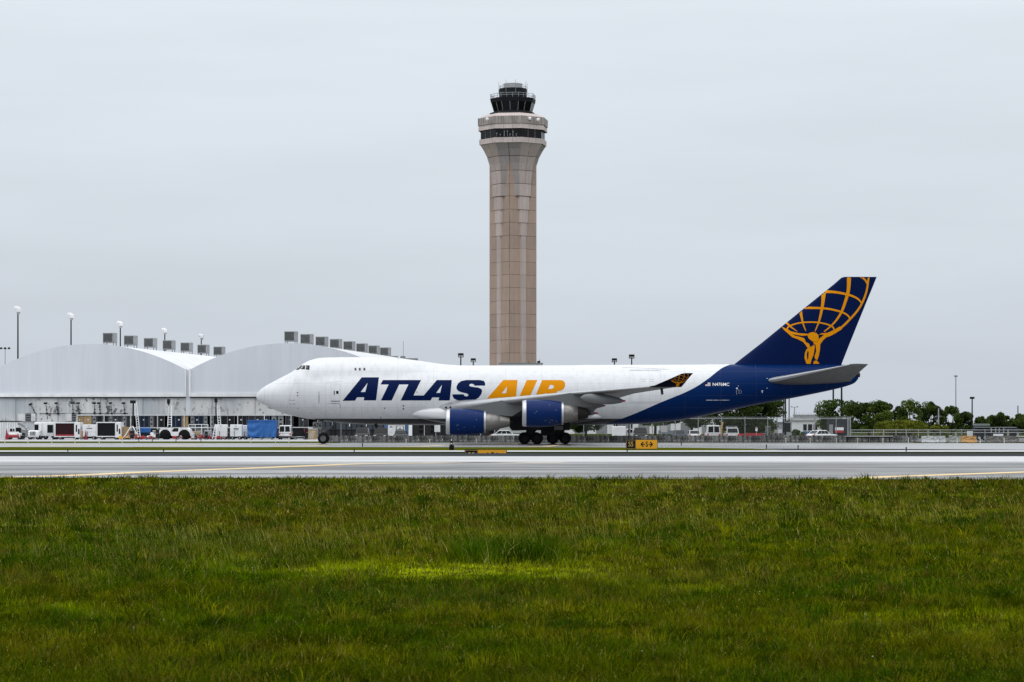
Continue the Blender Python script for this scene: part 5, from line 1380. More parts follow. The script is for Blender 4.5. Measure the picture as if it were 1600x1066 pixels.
# ------------------------------------------------------------------ terminal block seen under the belly
TBY = 384.0
tb = thing('terminal_building', 'low grey glazed building with blue doors seen under the airplane belly', 'building', (gx(498, TBY), TBY, 0))
tw = lambda px: (px - 498) * TBY / F
MB().box(0, tw(780), .3, 5, 0, 6.4).build('wall', mat('terminal_grey', (.07, .075, .08), .7, dirt=.3), tb)
PANE = glass('facade_glass', (.11, .135, .16), .3)
for i in range(12):
    x0 = tw(500 + i * 8.2); MB().box(x0, x0 + tw(498 + 7.8), .1, .29, 1.4, 5.9).build('facade_pane', PANE, tb)
    MB().box(x0 - .05, x0 + .05, .0, .29, .3, 6.0).build('mullion', DARKM if i % 4 else GREYM, tb)
for p_ in (519.5, 546.3, 572.5): MB().box(tw(p_) - .06, tw(p_) + .06, -.05, .09, 1.9, 4.0).build('light_strip', LAMPW, tb)
for p_ in (521, 565): MB().box(tw(p_) - .12, tw(p_) + .12, -.35, -.12, 0, 6.0).build('column', DARKM, tb)
TB_BLUE = mat('blue_door', (.03, .10, .22), .5)
for a_, b_ in ((600, 605.5), (633, 638)): MB().box(tw(a_), tw(b_), .0, .29, 0, 4.6).build('blue_pier', TB_BLUE, tb)
MB().box(tw(606), tw(632.5), .05, .29, 0, 4.6).build('white_panel', WHITE2, tb)
for px, py, m_ in ((611, 667, GREYM), (611, 670, WHITE), (625, 669.5, GREYM)): MB().box(tw(px - 1.6), tw(px + 1.6), -.02, .06, gz(py + 1.3, TBY), gz(py - 1.3, TBY)).build('notice', m_, tb)
MB().box(tw(638.5), tw(644), -.2, .29, 0, 5).build('white_column', WHITE, tb)
GAR = mat('garage_dark', (.03, .032, .035), .6)
for a_ in (646, 664, 690, 712, 734, 756): 
    MB().box(tw(a_), tw(a_ + 16), .15, .29, 0, 4.8).build('garage_door', GAR, tb)
    for r_ in range(4): MB().box(tw(a_ + 9), tw(a_ + 15), .1, .15, .9 + r_ * .75, 1.35 + r_ * .75).build('door_pane', DARKG, tb)
    MB().box(tw(a_ + 16.6), tw(a_ + 17.4), .05, .29, 0, 4.8).build('jamb', WHITE2, tb)
MB().box(tw(679), tw(688), -.6, -.5, gz(675, TBY), 5).build('hanging_sign', WHITE2, tb)
car('suv', (gx(564, 331), 334, 0), R(-90), mat('car_charcoal', (.05, .052, .055), .3, coat=.5), 'dark grey car parked facing us behind the nose wheel')
car('suv', (gx(593, 331), 334, 0), R(-90), mat('car_black', (.018, .019, .021), .3, coat=.5), 'black car parked between the dark grey car and the blue doors')
car('sedan', (gx(625, 333), 335.5, 0), R(-92), mat('car_slate', (.035, .045, .055), .3, coat=.5), 'small dark car parked before the white wall panel')
b = MB().tube([(0, 0, 0), (0, 0, 2.0), (1.0, 0, 2.0), (1.0, 0, 0)], .05, 6).tube([(0, 0, 1.5), (1, 0, 1.5)], .05, 6)
tag(b.build('pipe_frame', DARKM, None, loc=(gx(619, 338), 338, 0)), 'small dark pipe frame standing before the white wall panel', 'frame')

# ------------------------------------------------------------------ barriers, kerb posts, fences
n = NT('weathered_barrier'); v = n.coord('Object', (2.6, 2.6, .9)); a = n.noise(v, 1.3, 8, .75); v2 = n.coord('Object', (3, 3, .35)); st = n.noise(v2, 1.5, 5, .7)
oi = n.n('ObjectInfo')
n.l(n.scale(n.mix(n.math('MULTIPLY', n.rng(a, .38, .52, 0, 1), n.rng(st, .3, .6, .5, 1)), (.25, .25, .25), (.022, .023, .025)), n.rng(oi.outputs['Random'], 0, 1, .6, 1.15)), n.b.inputs['Base Color']); n.b.inputs['Roughness'].default_value = .9
M_BARR = n.m
bar = None
JP = [(-.3, 0), (.3, 0), (.3, .08), (.17, .3), (.09, .82), (-.09, .82), (-.17, .3), (-.3, .08)]
for i in range(25):
    x = gx(506, 306) + i * 2.96
    if x > gx(1412, 306): break
    if bar is None:
        bar = MB().prism(JP, 0.02, 2.92, 'x').build('concrete_barrier', M_BARR, None, loc=(x, 306, 0))
        tag(bar, 'weathered grey concrete barrier nearest the nose wheel in the long row', 'barrier', 'concrete barrier row')
    else:
        o = bar.copy(); COL.objects.link(o); o.location = (x, 306 + random.uniform(-.04, .04), random.uniform(-.02, .02)); o.rotation_euler = (0, 0, random.uniform(-.01, .01)); o['label'] = f'weathered grey concrete barrier, {ords[i]} in the long row counted from the nose wheel'
def print_barrier(p0, p1, base, ink, label, seed):
    n = NT('printed_barrier'); v = n.coord('Object', (1.6, 1, 4.5)); a = n.noise(v, 2.4, 3, .6)
    n.l(n.mix(n.rng(a, .52, .56, 0, .85), base, ink), n.b.inputs['Base Color']); n.b.inputs['Roughness'].default_value = .7
    o = MB().prism(JP, 0, (p1 - p0) * 300 / F, 'x').build('plastic_barrier', n.m, None, loc=(gx(p0, 300), 300 + seed, 0)); tag(o, label, 'barrier')
    return o
print_barrier(1440, 1477, (.50, .52, .53), (.16, .18, .2), 'pale grey road barrier with dark blotches near the right fence', 0)
print_barrier(1502, 1526, (.55, .30, .10), (.10, .06, .03), 'faded orange road barrier with dark blotches near the right fence', .3)
print_barrier(1483, 1501, (.2, .21, .2), (.45, .45, .45), 'dark dirty road barrier left of the orange one', .1)
print_barrier(1541, 1592, (.07, .07, .07), (.25, .24, .22), 'long dark dirty road barrier at the far right', .2)
gr_ = thing('road_guard_rail', 'low dark guard rail on short posts below the large tree', 'guard rail', (gx(1322, 303), 303, 0))
GL_ = (1395 - 1322) * 303 / F
MB().box(0, GL_, 0, .08, .55, .72).build('rail', DARKM, gr_); MB().box(0, GL_, -.02, .1, .725, .80).build('rail_cap', WHITE2, gr_)
for i in range(5): MB().box(.1 + i * 1.3, .22 + i * 1.3, .02, .12, 0, .55).build('post', DARKM, gr_)
# chain link
n = NT('chain_link'); tr = n.n('BsdfTransparent'); ms = n.n('MixShader'); ms.inputs[0].default_value = .09
n.b.inputs['Base Color'].default_value = (.25, .26, .27, 1); n.b.inputs['Roughness'].default_value = .6
n.l(tr.outputs[0], ms.inputs[1]); n.l(n.b.outputs[0], ms.inputs[2]); n.l(ms.outputs[0], n.o.inputs[0])
M_LINK = n.m
def fence(label, Y, posts, pt, rails=1, barb=True, pr=.05):
    zt = gz(pt, Y); t = thing('chain_link_fence', label, 'fence', (gx(posts[0], Y), Y, 0)); x0 = gx(posts[0], Y)
    xs = [gx(p, Y) - x0 for p in posts]
    for i, x in enumerate(xs):
        MB().cyl((x, 0, 0), (x, 0, zt + (.28 if barb else .1)), pr * (1.5 if i % 4 == 2 else 1), n=6).build('post', GALV, t)
    for k in range(rails): MB().cyl((xs[0], 0, zt - k * .35), (xs[-1], 0, zt - k * .35), pr * .75, n=6).build('rail', GALV, t)
    for a_, b_ in zip(xs[:-1], xs[1:]): MB().add([(a_, .03, .05), (b_, .03, .05), (b_, .03, zt), (a_, .03, zt)], [(0, 1, 2, 3)]).build('mesh_panel', M_LINK, t)
    if barb:
        w_ = MB()
        for k in (.1, .2): w_.cyl((xs[0], -.05 * k, zt + k), (xs[-1], -.05 * k, zt + k), .012, n=4)
        w_.build('barbed_wire', GALV, t)
    return t
fence('tall chain link fence with barbed wire in front of the dark trees', 311, [912, 948, 984, 1019.5, 1055, 1091, 1127.5, 1164, 1199.5, 1236, 1273, 1306.5, 1328.5], 654.5)
fence('lower double railed chain link fence along the lime bushes at right', 320, [1329.5, 1365, 1381, 1400, 1416, 1435, 1450, 1469, 1503, 1539, 1575, 1611, 1650], 672, 2, False, .05)
t = thing('gate_post', 'pair of thick grey gate posts where the two fences meet', 'gate post', (gx(1325, 310), 310, 0))
for dx in (0, .28): MB().cyl((dx, 0, 0), (dx, 0, 3.2), .09, n=8).build('post', GALV, t)
# edge markers
def marker(px, py, m_, label, grp, Y=None, h=.45):
    Y = Y or gd(py); t = thing('edge_marker', label, 'marker', (gx(px, Y), Y, 0), 0, grp)
    MB().cyl((0, 0, 0), (0, 0, h), .05, .045, 8).build('stem', m_, t); MB().lathe([(h, .045), (h + .02, .062), (h + .12, .055), (h + .15, .01)], 'z', n=10).build('cap', m_, t)
    return t
POST_W = mat('marker_white', (.75, .74, .62), .5); 
for k_, px in enumerate((7.5, 43.5, 81, 117, 155, 191)): marker(px, 693.2, POST_W, f'slim pale edge marker post before the apron trucks, {ords[k_]} from the left', 'pale edge markers by the apron', Y=292)
for k_, px in enumerate((217, 238, 275, 314)): marker(px, 691, DARKM, f'slim dark edge marker post around the aircraft tug, {ords[k_]} from the left', 'dark edge markers by the tug', Y=316)
for k_, px in enumerate((392, 430.5, 451.5)): marker(px, 692, POST_W, f'slim pale edge marker post near the blue tarpaulin, {ords[k_]} from the left', 'pale edge markers by the tarpaulin', Y=300)
for k_, px in enumerate((1228, 1266, 1307, 1340, 1379.5, 1419.5, 1495.5, 1531.5, 1569)): marker(px, 693, POST_W, f'slim pale edge marker post before the right hand barriers, {ords[k_]} from the left', 'pale edge markers on the right', Y=293)
for k_, px in enumerate((634.5, 671.5, 744.5)): marker(px, 693, POST_W, f'slim pale edge marker post under the airplane belly, {ords[k_]} from the left', 'pale edge markers under the belly', Y=297, h=.3)
for k_, (px, py) in enumerate(((106, 708), (255.5, 708), (553.5, 708.3), (980, 709))):
    marker(px, py, DARKM, f'short dark runway edge light on the bright service road, {ords[k_]} from the left', 'runway edge lights', Y=200, h=.08)
for k_, (px, py) in enumerate(((566.3, 698), (1064.5, 696), (1197.5, 701), (1247, 702), (1416, 709))):
    marker(px, py, DARKM, f'short dark taxiway edge light, {ords[k_]} from the left of those on the pavement', 'taxiway edge lights', h=.22, Y=max(201, gd(py)))
t = thing('marker_beacon', 'dark upright beacon with white spots on the verge left of the half hidden sign', 'beacon', (gx(705.5, 212), 212, 0))
MB().box(-.1, .1, -.1, .1, 0, .95).build('post', DARKM, t); MB().rbox(-.2, .22, -.16, .16, 0, .42, .04).build('base_box', BLACK, t)
for z_ in (.55, .85): MB().lathe([(-.06, .01), (0, .07), (.06, .01)], 'z', (0, -.13, z_), 8).build('lamp', LAMPW, t)
# airfield signs
S_YEL = mat('sign_yellow', (.72, .33, .004), .45, dirt=.06); S_BLK = mat('sign_black', (.008, .008, .009), .45, dirt=.05); S_TXT = mat('sign_letter_yellow', (.55, .38, .12), .5, dirt=.05)
def airfield_sign(x, Y, z, W, H, label, legs):
    t = thing('airfield_sign', label, 'sign', (x, Y, z), 0, None)
    k = H / .84
    MB().rbox(0, W, 0, .16 * k, 0, H, .015).build('case', S_BLK, t)
    wb = W * .315
    bd = .028 * k; i0 = .05 * k
    b = MB(); b.box(i0, wb - i0 * .6, -.008, -.002, H - i0 - bd * .6, H - i0).box(i0, wb - i0 * .6, -.008, -.002, i0, i0 + bd * .6).box(i0, i0 + bd * .6, -.008, -.002, i0 + bd * .6, H - i0 - bd * .6).box(wb - i0 * .6 - bd * .6, wb - i0 * .6, -.008, -.002, i0 + bd * .6, H - i0 - bd * .6)
    b.build('border', S_TXT, t)
    MB().box(wb, W - .035 * k, -.012, .001, .035 * k, H - .035 * k).build('yellow_face', S_YEL, t)
    text_part('sign_letter', 'S5', H * .72, S_TXT, t, (wb * .5, -.012, H * .5), 0, .80)
    cx = wb + (W - wb) * .5
    text_part('sign_letter', 'S', H * .74, S_BLK, t, (cx, -.016, H * .5), .012 * k, .86)
    for s_ in (-1, 1):
        b = MB(); a0 = cx + s_ * W * .058; a1 = cx + s_ * W * .19; zc = H * .5; tk = .045 * k
        b.box(min(a0, a1 - s_ * .06), max(a0, a1 - s_ * .06), -.017, -.013, zc - tk, zc + tk)
        for q in (-1, 1): b.prism([(a1, zc - tk * .8 * q), (a1, zc + tk * .8 * q), (a1 - s_ * .2 * k, zc + .25 * k * q), (a1 - s_ * .26 * k, zc + .16 * k * q)], -.0175, -.0135)
        b.build('arrow', S_BLK, t)
    for q in (.15, .5, .85): MB().cyl((W * q, .08 * k, -legs), (W * q, .08 * k, .01), .04 * k, n=8).build('leg', GREYM, t)
    return t
airfield_sign(gx(978, 214), 214, .05, 49.5 * 214 / F, .845, 'black and orange airfield sign reading S5 and S between arrows', .07)
airfield_sign(gx(726, 192.6), 192.6, gz(702.2, 192.6) - 1.12, 66 * 192.6 / F, 1.12, 'larger airfield sign half hidden behind the dark runway edge', .2)

# ------------------------------------------------------------------ right side: vehicles and small buildings
car('van', (gx(1115, 335), 337, 0), R(90), WHITE2, 'white van parked behind the barriers under the tail, beside the yellow excavator')
car('suv', (gx(1144.5, 335), 337, 0), R(90), WHITE2, 'white car with a roof rack parked under the tail', rack=True)
car('sedan', (gx(1086, 338), 340, 0), R(90), mat('car_silver', (.45, .47, .49), .3, .2, coat=.4), 'silver car parked left of the white van under the tail')
car('suv', (gx(1002, 336), 338, 0), R(-90), MATS['car_black'], 'black car parked behind the airfield sign')
car('sedan', (gx(1062, 340), 342, 0), R(-90), mat('car_blue', (.02, .035, .07), .3, coat=.5), 'dark blue car parked under the rear fuselage')
car('sedan', (gx(1287, 336), 338, 0), R(35), WHITE, 'white car parked before the small white building')
car('sedan', (gx(792, 338), 340, 0), R(5), WHITE2, 'pale car glimpsed between the engines and the main wheels')
t = thing('utility_truck', 'white box truck parked under the rear fuselage left of the lamp pole', 'truck', (gx(957, 345), 345, 0))
MB().rbox(0, 1.9, 0, 2.2, .55, 1.95, .06).build('cargo_box', WHITE, t); MB().rbox(1.92, 3.0, .1, 2.1, .5, 1.6, .15).build('cab', WHITE2, t)
MB().box(2.1, 2.8, .06, .1, 1.05, 1.5).build('window', DARKG, t); small_wheels(t, [(.5, .1), (2.4, .1), (.5, 2.0), (2.4, 2.0)], .36)
t = thing('excavator', 'small yellow excavator behind the white van', 'excavator', (gx(1121, 345), 345, 0))
MB().rbox(-.6, .5, 0, 1.2, .6, 1.5, .1).build('cab', YEL, t); MB().rbox(-.75, .7, -.1, 1.4, .05, .55, .12).build('track', BLACK, t)
MB().prism([(.2, 1.2), (.4, 1.2), (.9, 2.5), (.7, 2.6)], .3, .55).build('boom', YEL, t); MB().prism([(.7, 2.6), (.9, 2.5), (.75, 1.5), (.55, 1.6)], .58, .8).build('stick', YEL, t); MB().prism([(.5, 1.6), (.85, 1.55), (.7, 1.1), (.4, 1.2)], .3, .9).build('bucket', DARKM, t)
MB().box(-.45, .2, -.02, .02, .95, 1.4).build('window', DARKG, t)
t = thing('loading_skip', 'low red skip under the dark tree right of the car with the rack', 'skip', (gx(1166, 340), 340, 0))
MB().prism([(.1, .5), (2.25, .5), (2.4, 1.0), (0, 1.0)], 0, 1.4).build('bin', RED, t); MB().prism([(-1.0, .45), (-.3, .45), (-.3, .95), (-.85, .9)], 0, 1.0).build('chute', RED, t)
small_wheels(t, [(.5, .1), (1.9, .1)], .25)
t = thing('warning_sign', 'small white and red sign on a post before the dark tree', 'sign', (gx(1182, 318), 318, 0))
MB().cyl((0, .05, 0), (0, .05, 1.9), .03, n=6).build('post', GALV, t); MB().box(-.14, .14, 0, .03, 1.35, 1.85).build('plate', WHITE, t); MB().box(-.12, .12, -.01, -.001, 1.7, 1.82).build('red_band', RED, t)
t = thing('concrete_block_pile', 'pale concrete blocks stacked right of the red skip', 'blocks', (gx(1191, 345), 345, 0))
for i, (x, z_, s_) in enumerate(((0, 0, .9), (1.0, 0, 1.1), (2.1, 0, 1.0), (.5, 1.0, .7))): MB().rbox(x, x + s_, 0, .8, z_ + .02, z_ + 1.0, .06).build('block', M_BARR, t)
t = thing('site_office', 'small white building with dark windows and blue doors below the tail cone', 'building', (gx(1238, 420), 420, 0))
sw = lambda px: (px - 1238) * 420 / F
MB().box(0, sw(1283), 0, 6, 0, 2.9).build('wall', WHITE, t); MB().box(-.2, sw(1284.5), -.3, 6.2, 2.9, 3.15).build('roof', WHITE2, t)
for a_, b_ in ((1255, 1260.5), (1262.5, 1269), (1271, 1277)): MB().box(sw(a_), sw(b_), -.06, .02, 1.2, 2.25).build('window', DARKG, t)
for a_, b_ in ((1254, 1261), (1262, 1270)): MB().box(sw(a_), sw(b_), -.08, .02, .05, 1.05).build('blue_door', TB_BLUE, t)
MB().box(sw(1242), sw(1282), .5, 3, 3.16, 3.9).build('rooftop_screen', GREYM, t)
for i in range(9): MB().cyl((sw(1240) + i * .5, .2, 3.15), (sw(1240) + i * .5, .2, 4.3), .03, n=5).build('roof_post', GALV, t)
t = thing('equipment_shed', 'grey equipment shed with a dark doorway left of the small white building', 'shed', (gx(1214, 400), 400, 0))
MB().box(0, 2.4, 0, 4, 0, 2.5).build('wall', mat('shed_grey', (.3, .31, .32), .7), t); MB().box(1.0, 2.2, -.05, .02, 1.0, 2.4).build('doorway', DARKM, t); MB().box(-.1, 2.5, -.2, 4.1, 2.5, 2.65).build('roof', GREYM, t); MB().box(.2, .8, -.05, .02, .2, 1.4).build('panel', WHITE2, t)
t = thing('shipping_container', 'dark mesh sided store with a red and white block left of the fence junction', 'store', (gx(1296, 345), 345, 0))
MB().box(0, 2.7, .3, 3, 0, 3.0).build('shell', mat('store_dark', (.06, .065, .07), .7), t); MB().box(.8, 2.0, -.02, .3, 1.4, 1.8).build('white_block', WHITE, t); MB().box(.75, 2.0, -.02, .3, 1.05, 1.39).build('red_block', RED, t); MB().box(.0, .5, 0, .3, 0, 2.2).build('cabinet', GREYM, t)
t = thing('silo_tank', 'small pale hopper standing under the rear fuselage', 'hopper', (gx(1038, 350), 350, 0))
MB().box(-.45, .45, 0, .9, 1.1, 2.05).build('bin', mat('hopper_grey', (.4, .4, .39), .6), t)
for x in (-.4, .32): MB().box(x, x + .08, .05, .12, 0, 1.1).build('leg', GREYM, t)
t = thing('flat_trailer', 'long grey flatbed trailer under the rear fuselage', 'trailer', (gx(1030, 352), 352, 0))
MB().box(0, 5.0, 0, 2.2, .8, 1.35).build('bed', mat('trailer_slate', (.16, .19, .22), .6), t); small_wheels(t, [(.6, .1), (1.4, .1), (4.2, .1)], .4)
wh = thing('white_warehouse', 'long low white warehouse glimpsed between trunks under the tail', 'warehouse', (gx(885, 580), 580, 0))
MB().box(0, 36, 0, 20, 0, 4.2).build('wall', WHITE, wh); MB().box(-.2, 36.2, -.3, 20, 4.2, 4.6).build('roof', WHITE2, wh)
for i in range(7): MB().box(2 + i * 5, 4.6 + i * 5, -.06, .02, .1, 2.6).build('door', GREYM, wh)
# machinery yard at the far right
t = thing('mobile_plant', 'black mobile plant with a pale roof canopy at the far right', 'machinery', (gx(1524, 335), 335, 0))
MB().rbox(0, 1.7, 0, 2.2, .2, 1.9, .1).build('engine_house', U_BLACK, t); MB().rbox(.1, 2.0, -.1, 2.3, 1.92, 2.3, .08).build('canopy', mat('canopy_green', (.12, .15, .14), .6), t)
MB().rbox(1.8, 4.2, .2, 2.0, .3, 1.45, .1).build('body', U_BLACK, t); MB().box(4.25, 6.0, .3, 2.0, 1.1, 1.75).build('hopper', U_GREY, t)
for x in (2.1, 2.7, 3.2, 3.8): MB().box(x, x + .14, 0, .12, 1.0, 1.75).build('strut', GALV, t)
MB().box(-.1, 5.6, -.1, .0, 1.78, 1.86).build('handrail', GALV, t)
small_wheels(t, [(.5, 0), (1.3, 0), (3, .1), (4, .1)], .4)
MB().box(5.0, 5.7, .4, 1.4, .1, 1.1).build('axle_box', U_BLACK, t)
t = thing('white_sheet', 'white sheet hung on the fence before the black machinery', 'sheet', (gx(1552, 318.5), 318.5, 0))
MB().prism([(0, .98), (1.3, .98), (1.3, .2), (1.15, .32), (1.0, .42), (0, .45)], 0, .03).build('cloth', WHITE, t)
t = thing('white_board', 'square white board fixed on the fence left of the black machinery', 'board', (gx(1511, 318.5), 318.5, 0))
MB().box(0, .75, 0, .03, .62, 1.36).build('plate', WHITE2, t)
for dx in (.08, .64): MB().box(dx, dx + .05, .035, .08, 0, 1.3).build('stake', GALV, t)
t = thing('small_notice', 'tiny white notice on the fence left of the square white board', 'notice', (gx(1484, 318.5), 318.5, 0))
MB().box(0, .32, 0, .03, .5, .78).build('plate', WHITE, t); MB().box(.14, .18, .035, .07, 0, .75).build('stake', GALV, t)
t = thing('work_table', 'pale folding table beside the far right barrier', 'table', (gx(1588, 300), 300, 0))
MB().box(0, 1.8, 0, .8, .72, .80).build('top', WHITE, t)
for x in (.15, 1.6): MB().box(x, x + .06, .1, .7, 0, .72).build('leg', WHITE2, t)

# ------------------------------------------------------------------ poles
def flood(px, py, zt, label, grp, hw=.5, dark=True):
    Y = F * (zt - CH) / (HZ - py); t = thing('floodlight_mast', label, 'light pole', (gx(px, Y), Y, 0), 0, grp)
    m_ = DARKM
    MB().cyl((0, 0, 0), (0, 0, zt - .5), .17, .11, 8).build('pole', m_, t)
    if dark:
        MB().rbox(-hw, hw, -.35, .35, zt - .75, zt, .06).build('lamp_head', m_, t)
        for s_ in (-1, 1): MB().box(s_ * hw * .45 - hw * .35, s_ * hw * .45 + hw * .35, -.37, -.34, zt - .68, zt - .4).build('lens', A_FAINT, t)
    else:
        MB().rbox(-.62, .2, -.3, .3, zt - .55, zt, .1).rbox(-.15, .5, -.4, .4, zt - .95, zt - .2, .1).build('lamp_head', LAMPW, t)
        MB().rbox(-.2, .35, -.2, .2, zt - 1.3, zt - .96, .05).build('bracket', A_FAINT, t)
    return t
for k_, (px, py) in enumerate(((28, 479), (111, 489), (188, 502), (257.5, 513), (314.5, 522))):
    flood(px, py, 22, f'tall floodlight mast with white lamps behind the left hangar, {ords[k_]} from the left', 'floodlight masts behind the hangar', dark=False)
for px, py, lb in ((521, 551, 'dark twin lamp post rising just behind the cockpit roof'), (565, 556.5, 'dark lamp head barely showing over the upper deck'), (720, 552, 'taller dark twin lamp post left of the control tower shaft'), (739.5, 560, 'shorter dark twin lamp post left of the control tower shaft'), (960, 560, 'shorter dark twin lamp post above the rear fuselage'), (987, 554, 'taller dark twin lamp post above the rear fuselage')):
    flood(px, py, 15, lb, 'dark lamp posts behind the airplane')
def pole(px, py, Y, label, r=.11, head=None, m_=DARKM):
    t = thing('utility_pole', label, 'pole', (gx(px, Y), Y, 0)); zt = gz(py, Y)
    MB().cyl((0, 0, 0), (0, 0, zt), r, r * .75, 8).build('pole', m_, t)
    MB().cyl((0, 0, 0), (0, 0, .5), r * 1.7, r * 1.4, 8).build('footing', GALV, t)
    if head == 'box': MB().rbox(-.3, .3, -.25, .25, zt - .05, zt + .25, .05).build('lamp_head', m_, t)
    if head == 'tee':
        MB().box(-.75, .75, -.05, .05, zt - .1, zt).build('cross_arm', m_, t)
        for s_ in (-.7, .7): MB().rbox(s_ - .2, s_ + .2, -.15, .15, zt, zt + .15, .04).build('lamp_head', m_, t)
    return t
pole(1224, 600, 395, 'thin dark pole under the tail, left of the group of three', .12)
pole(1227, 600, 400, 'thick dark pole under the tail, middle of the group of three', .17)
pole(1233, 600, 405, 'thin dark pole under the tail, right of the group of three', .1)
pole(1214, 610, 405, 'thin dark pole emerging right beside the dark tree top', .08)
pole(1302, 590, 380, 'left of two black poles standing below the tail cone', .16)
pole(1315, 590, 380, 'right of two black poles standing below the tail cone', .17)
pole(1241.5, 636, 560, 'distant tee shaped lamp post below the tail', .12, 'tee', GREYM)
pole(1493.5, 588.5, 480, 'tallest slim pole rising above the right trees', .11, 'box', GREYM)
pole(1519, 623, 340, 'lamp pole with a dark flat head before the right trees', .11, 'box')
pole(1466.5, 638, 340, 'pale slim pole between the trees at right', .1, None, GALV)
pole(1590.5, 634, 480, 'short dark pole near the right picture edge', .12)
pole(983, 650, 345, 'dark pole under the rear fuselage above the airfield sign', .13)
t = thing('floodlight_mast', 'distant triple headed floodlight at the far left edge', 'light pole', (gx(8, 520), 520, 0))
MB().cyl((0, 0, 0), (0, 0, 18.3), .12, .08, 8).build('pole', GALV, t)
MB().box(-.9, .9, -.05, .05, 18.2, 18.3).build('cross_arm', GALV, t)
for x in (-.85, 0, .85): MB().rbox(x - .22, x + .22, -.3, .2, 18.15, 18.55, .06).build('lamp_head', DARKM, t)
# roof structures showing over the fuselage
t = thing('roof_penthouse', 'flat pale rooftop edge with small antenna before the control tower', 'building', (gx(780, 620), 620, 0))
MB().box(0, 11.0, 0, 12, 0, gz(568.2, 620)).build('wall', mat('penthouse', (.42, .44, .44), .7), t)
zt_ = gz(568.2, 620)
MB().box(-.1, 11.1, -.1, 12, zt_, zt_ + .15).build('parapet', GREYM, t)
MB().rbox(9.6, 10.4, 1, 2, zt_ + .15, zt_ + .7, .08).build('rooftop_fan', DARKM, t); MB().cyl((7.3, 1, zt_), (7.6, 1, zt_ + .6), .06, n=6).cyl((10.2, 1, zt_ + .6), (10.3, 1, zt_ + 1.1), .05, n=6).build('antenna', DARKM, t)
t = thing('plant_room', 'grey rooftop plant room with a thin antenna beyond the upper deck', 'building', (gx(611, 560), 560, 0))
MB().box(0, 3.1, 0, 5, 0, gz(556.5, 560)).build('wall', GREYM, t); MB().cyl((2.8, 0, 0), (2.8, 0, gz(533, 560)), .07, .05, 6).build('antenna', GALV, t)
MB().box(3.12, 6.0, 0, 5, 0, gz(559.8, 560)).build('annex', GREYM, t)
# ------------------------------------------------------------------ trees
def leaf_mat(name, c0, c1):
    n = NT(name); at_ = n.n('Attribute'); at_.attribute_name = 'tint'
    n.l(n.mix(at_.outputs['Fac'], c0, c1), n.b.inputs['Base Color']); n.b.inputs['Roughness'].default_value = .7; n.b.inputs['Specular IOR Level'].default_value = .15
    tl = n.n('BsdfTranslucent'); n.l(n.mix(at_.outputs['Fac'], c0, c1), tl.inputs[0]); ms = n.n('MixShader'); ms.inputs[0].default_value = .25
    n.l(n.b.outputs[0], ms.inputs[1]); n.l(tl.outputs[0], ms.inputs[2]); n.l(ms.outputs[0], n.o.inputs[0]); return n.m
LEAF_D = leaf_mat('dark_leaves', (.012, .025, .006), (.080, .125, .016))
LEAF_M = leaf_mat('mid_leaves', (.020, .042, .006), (.105, .155, .020))
LEAF_L = leaf_mat('lime_leaves', (.07, .09, .008), (.20, .22, .016))
BARK = mat('bark', (.055, .045, .038), .9, dirt=.3)
def quads_mesh(name, C, U, V, tint, m_):
    n_ = len(C); P = np.stack([C - U - V, C + U - V * .6, C + U * .8 + V, C - U * .7 + V * .8], 1).reshape(-1, 3)
    me = bpy.data.meshes.new(name); me.vertices.add(len(P)); me.vertices.foreach_set('co', P.ravel())
    me.loops.add(n_ * 4); me.loops.foreach_set('vertex_index', np.arange(n_ * 4, dtype=np.int32))
    me.polygons.add(n_); me.polygons.foreach_set('loop_start', np.arange(0, n_ * 4, 4, dtype=np.int32)); me.polygons.foreach_set('loop_total', np.full(n_, 4, np.int32))
    me.update(calc_edges=True)
    a = me.attributes.new('tint', 'FLOAT', 'FACE'); a.data.foreach_set('value', tint.astype(np.float32)); me.materials.append(m_)
    return me
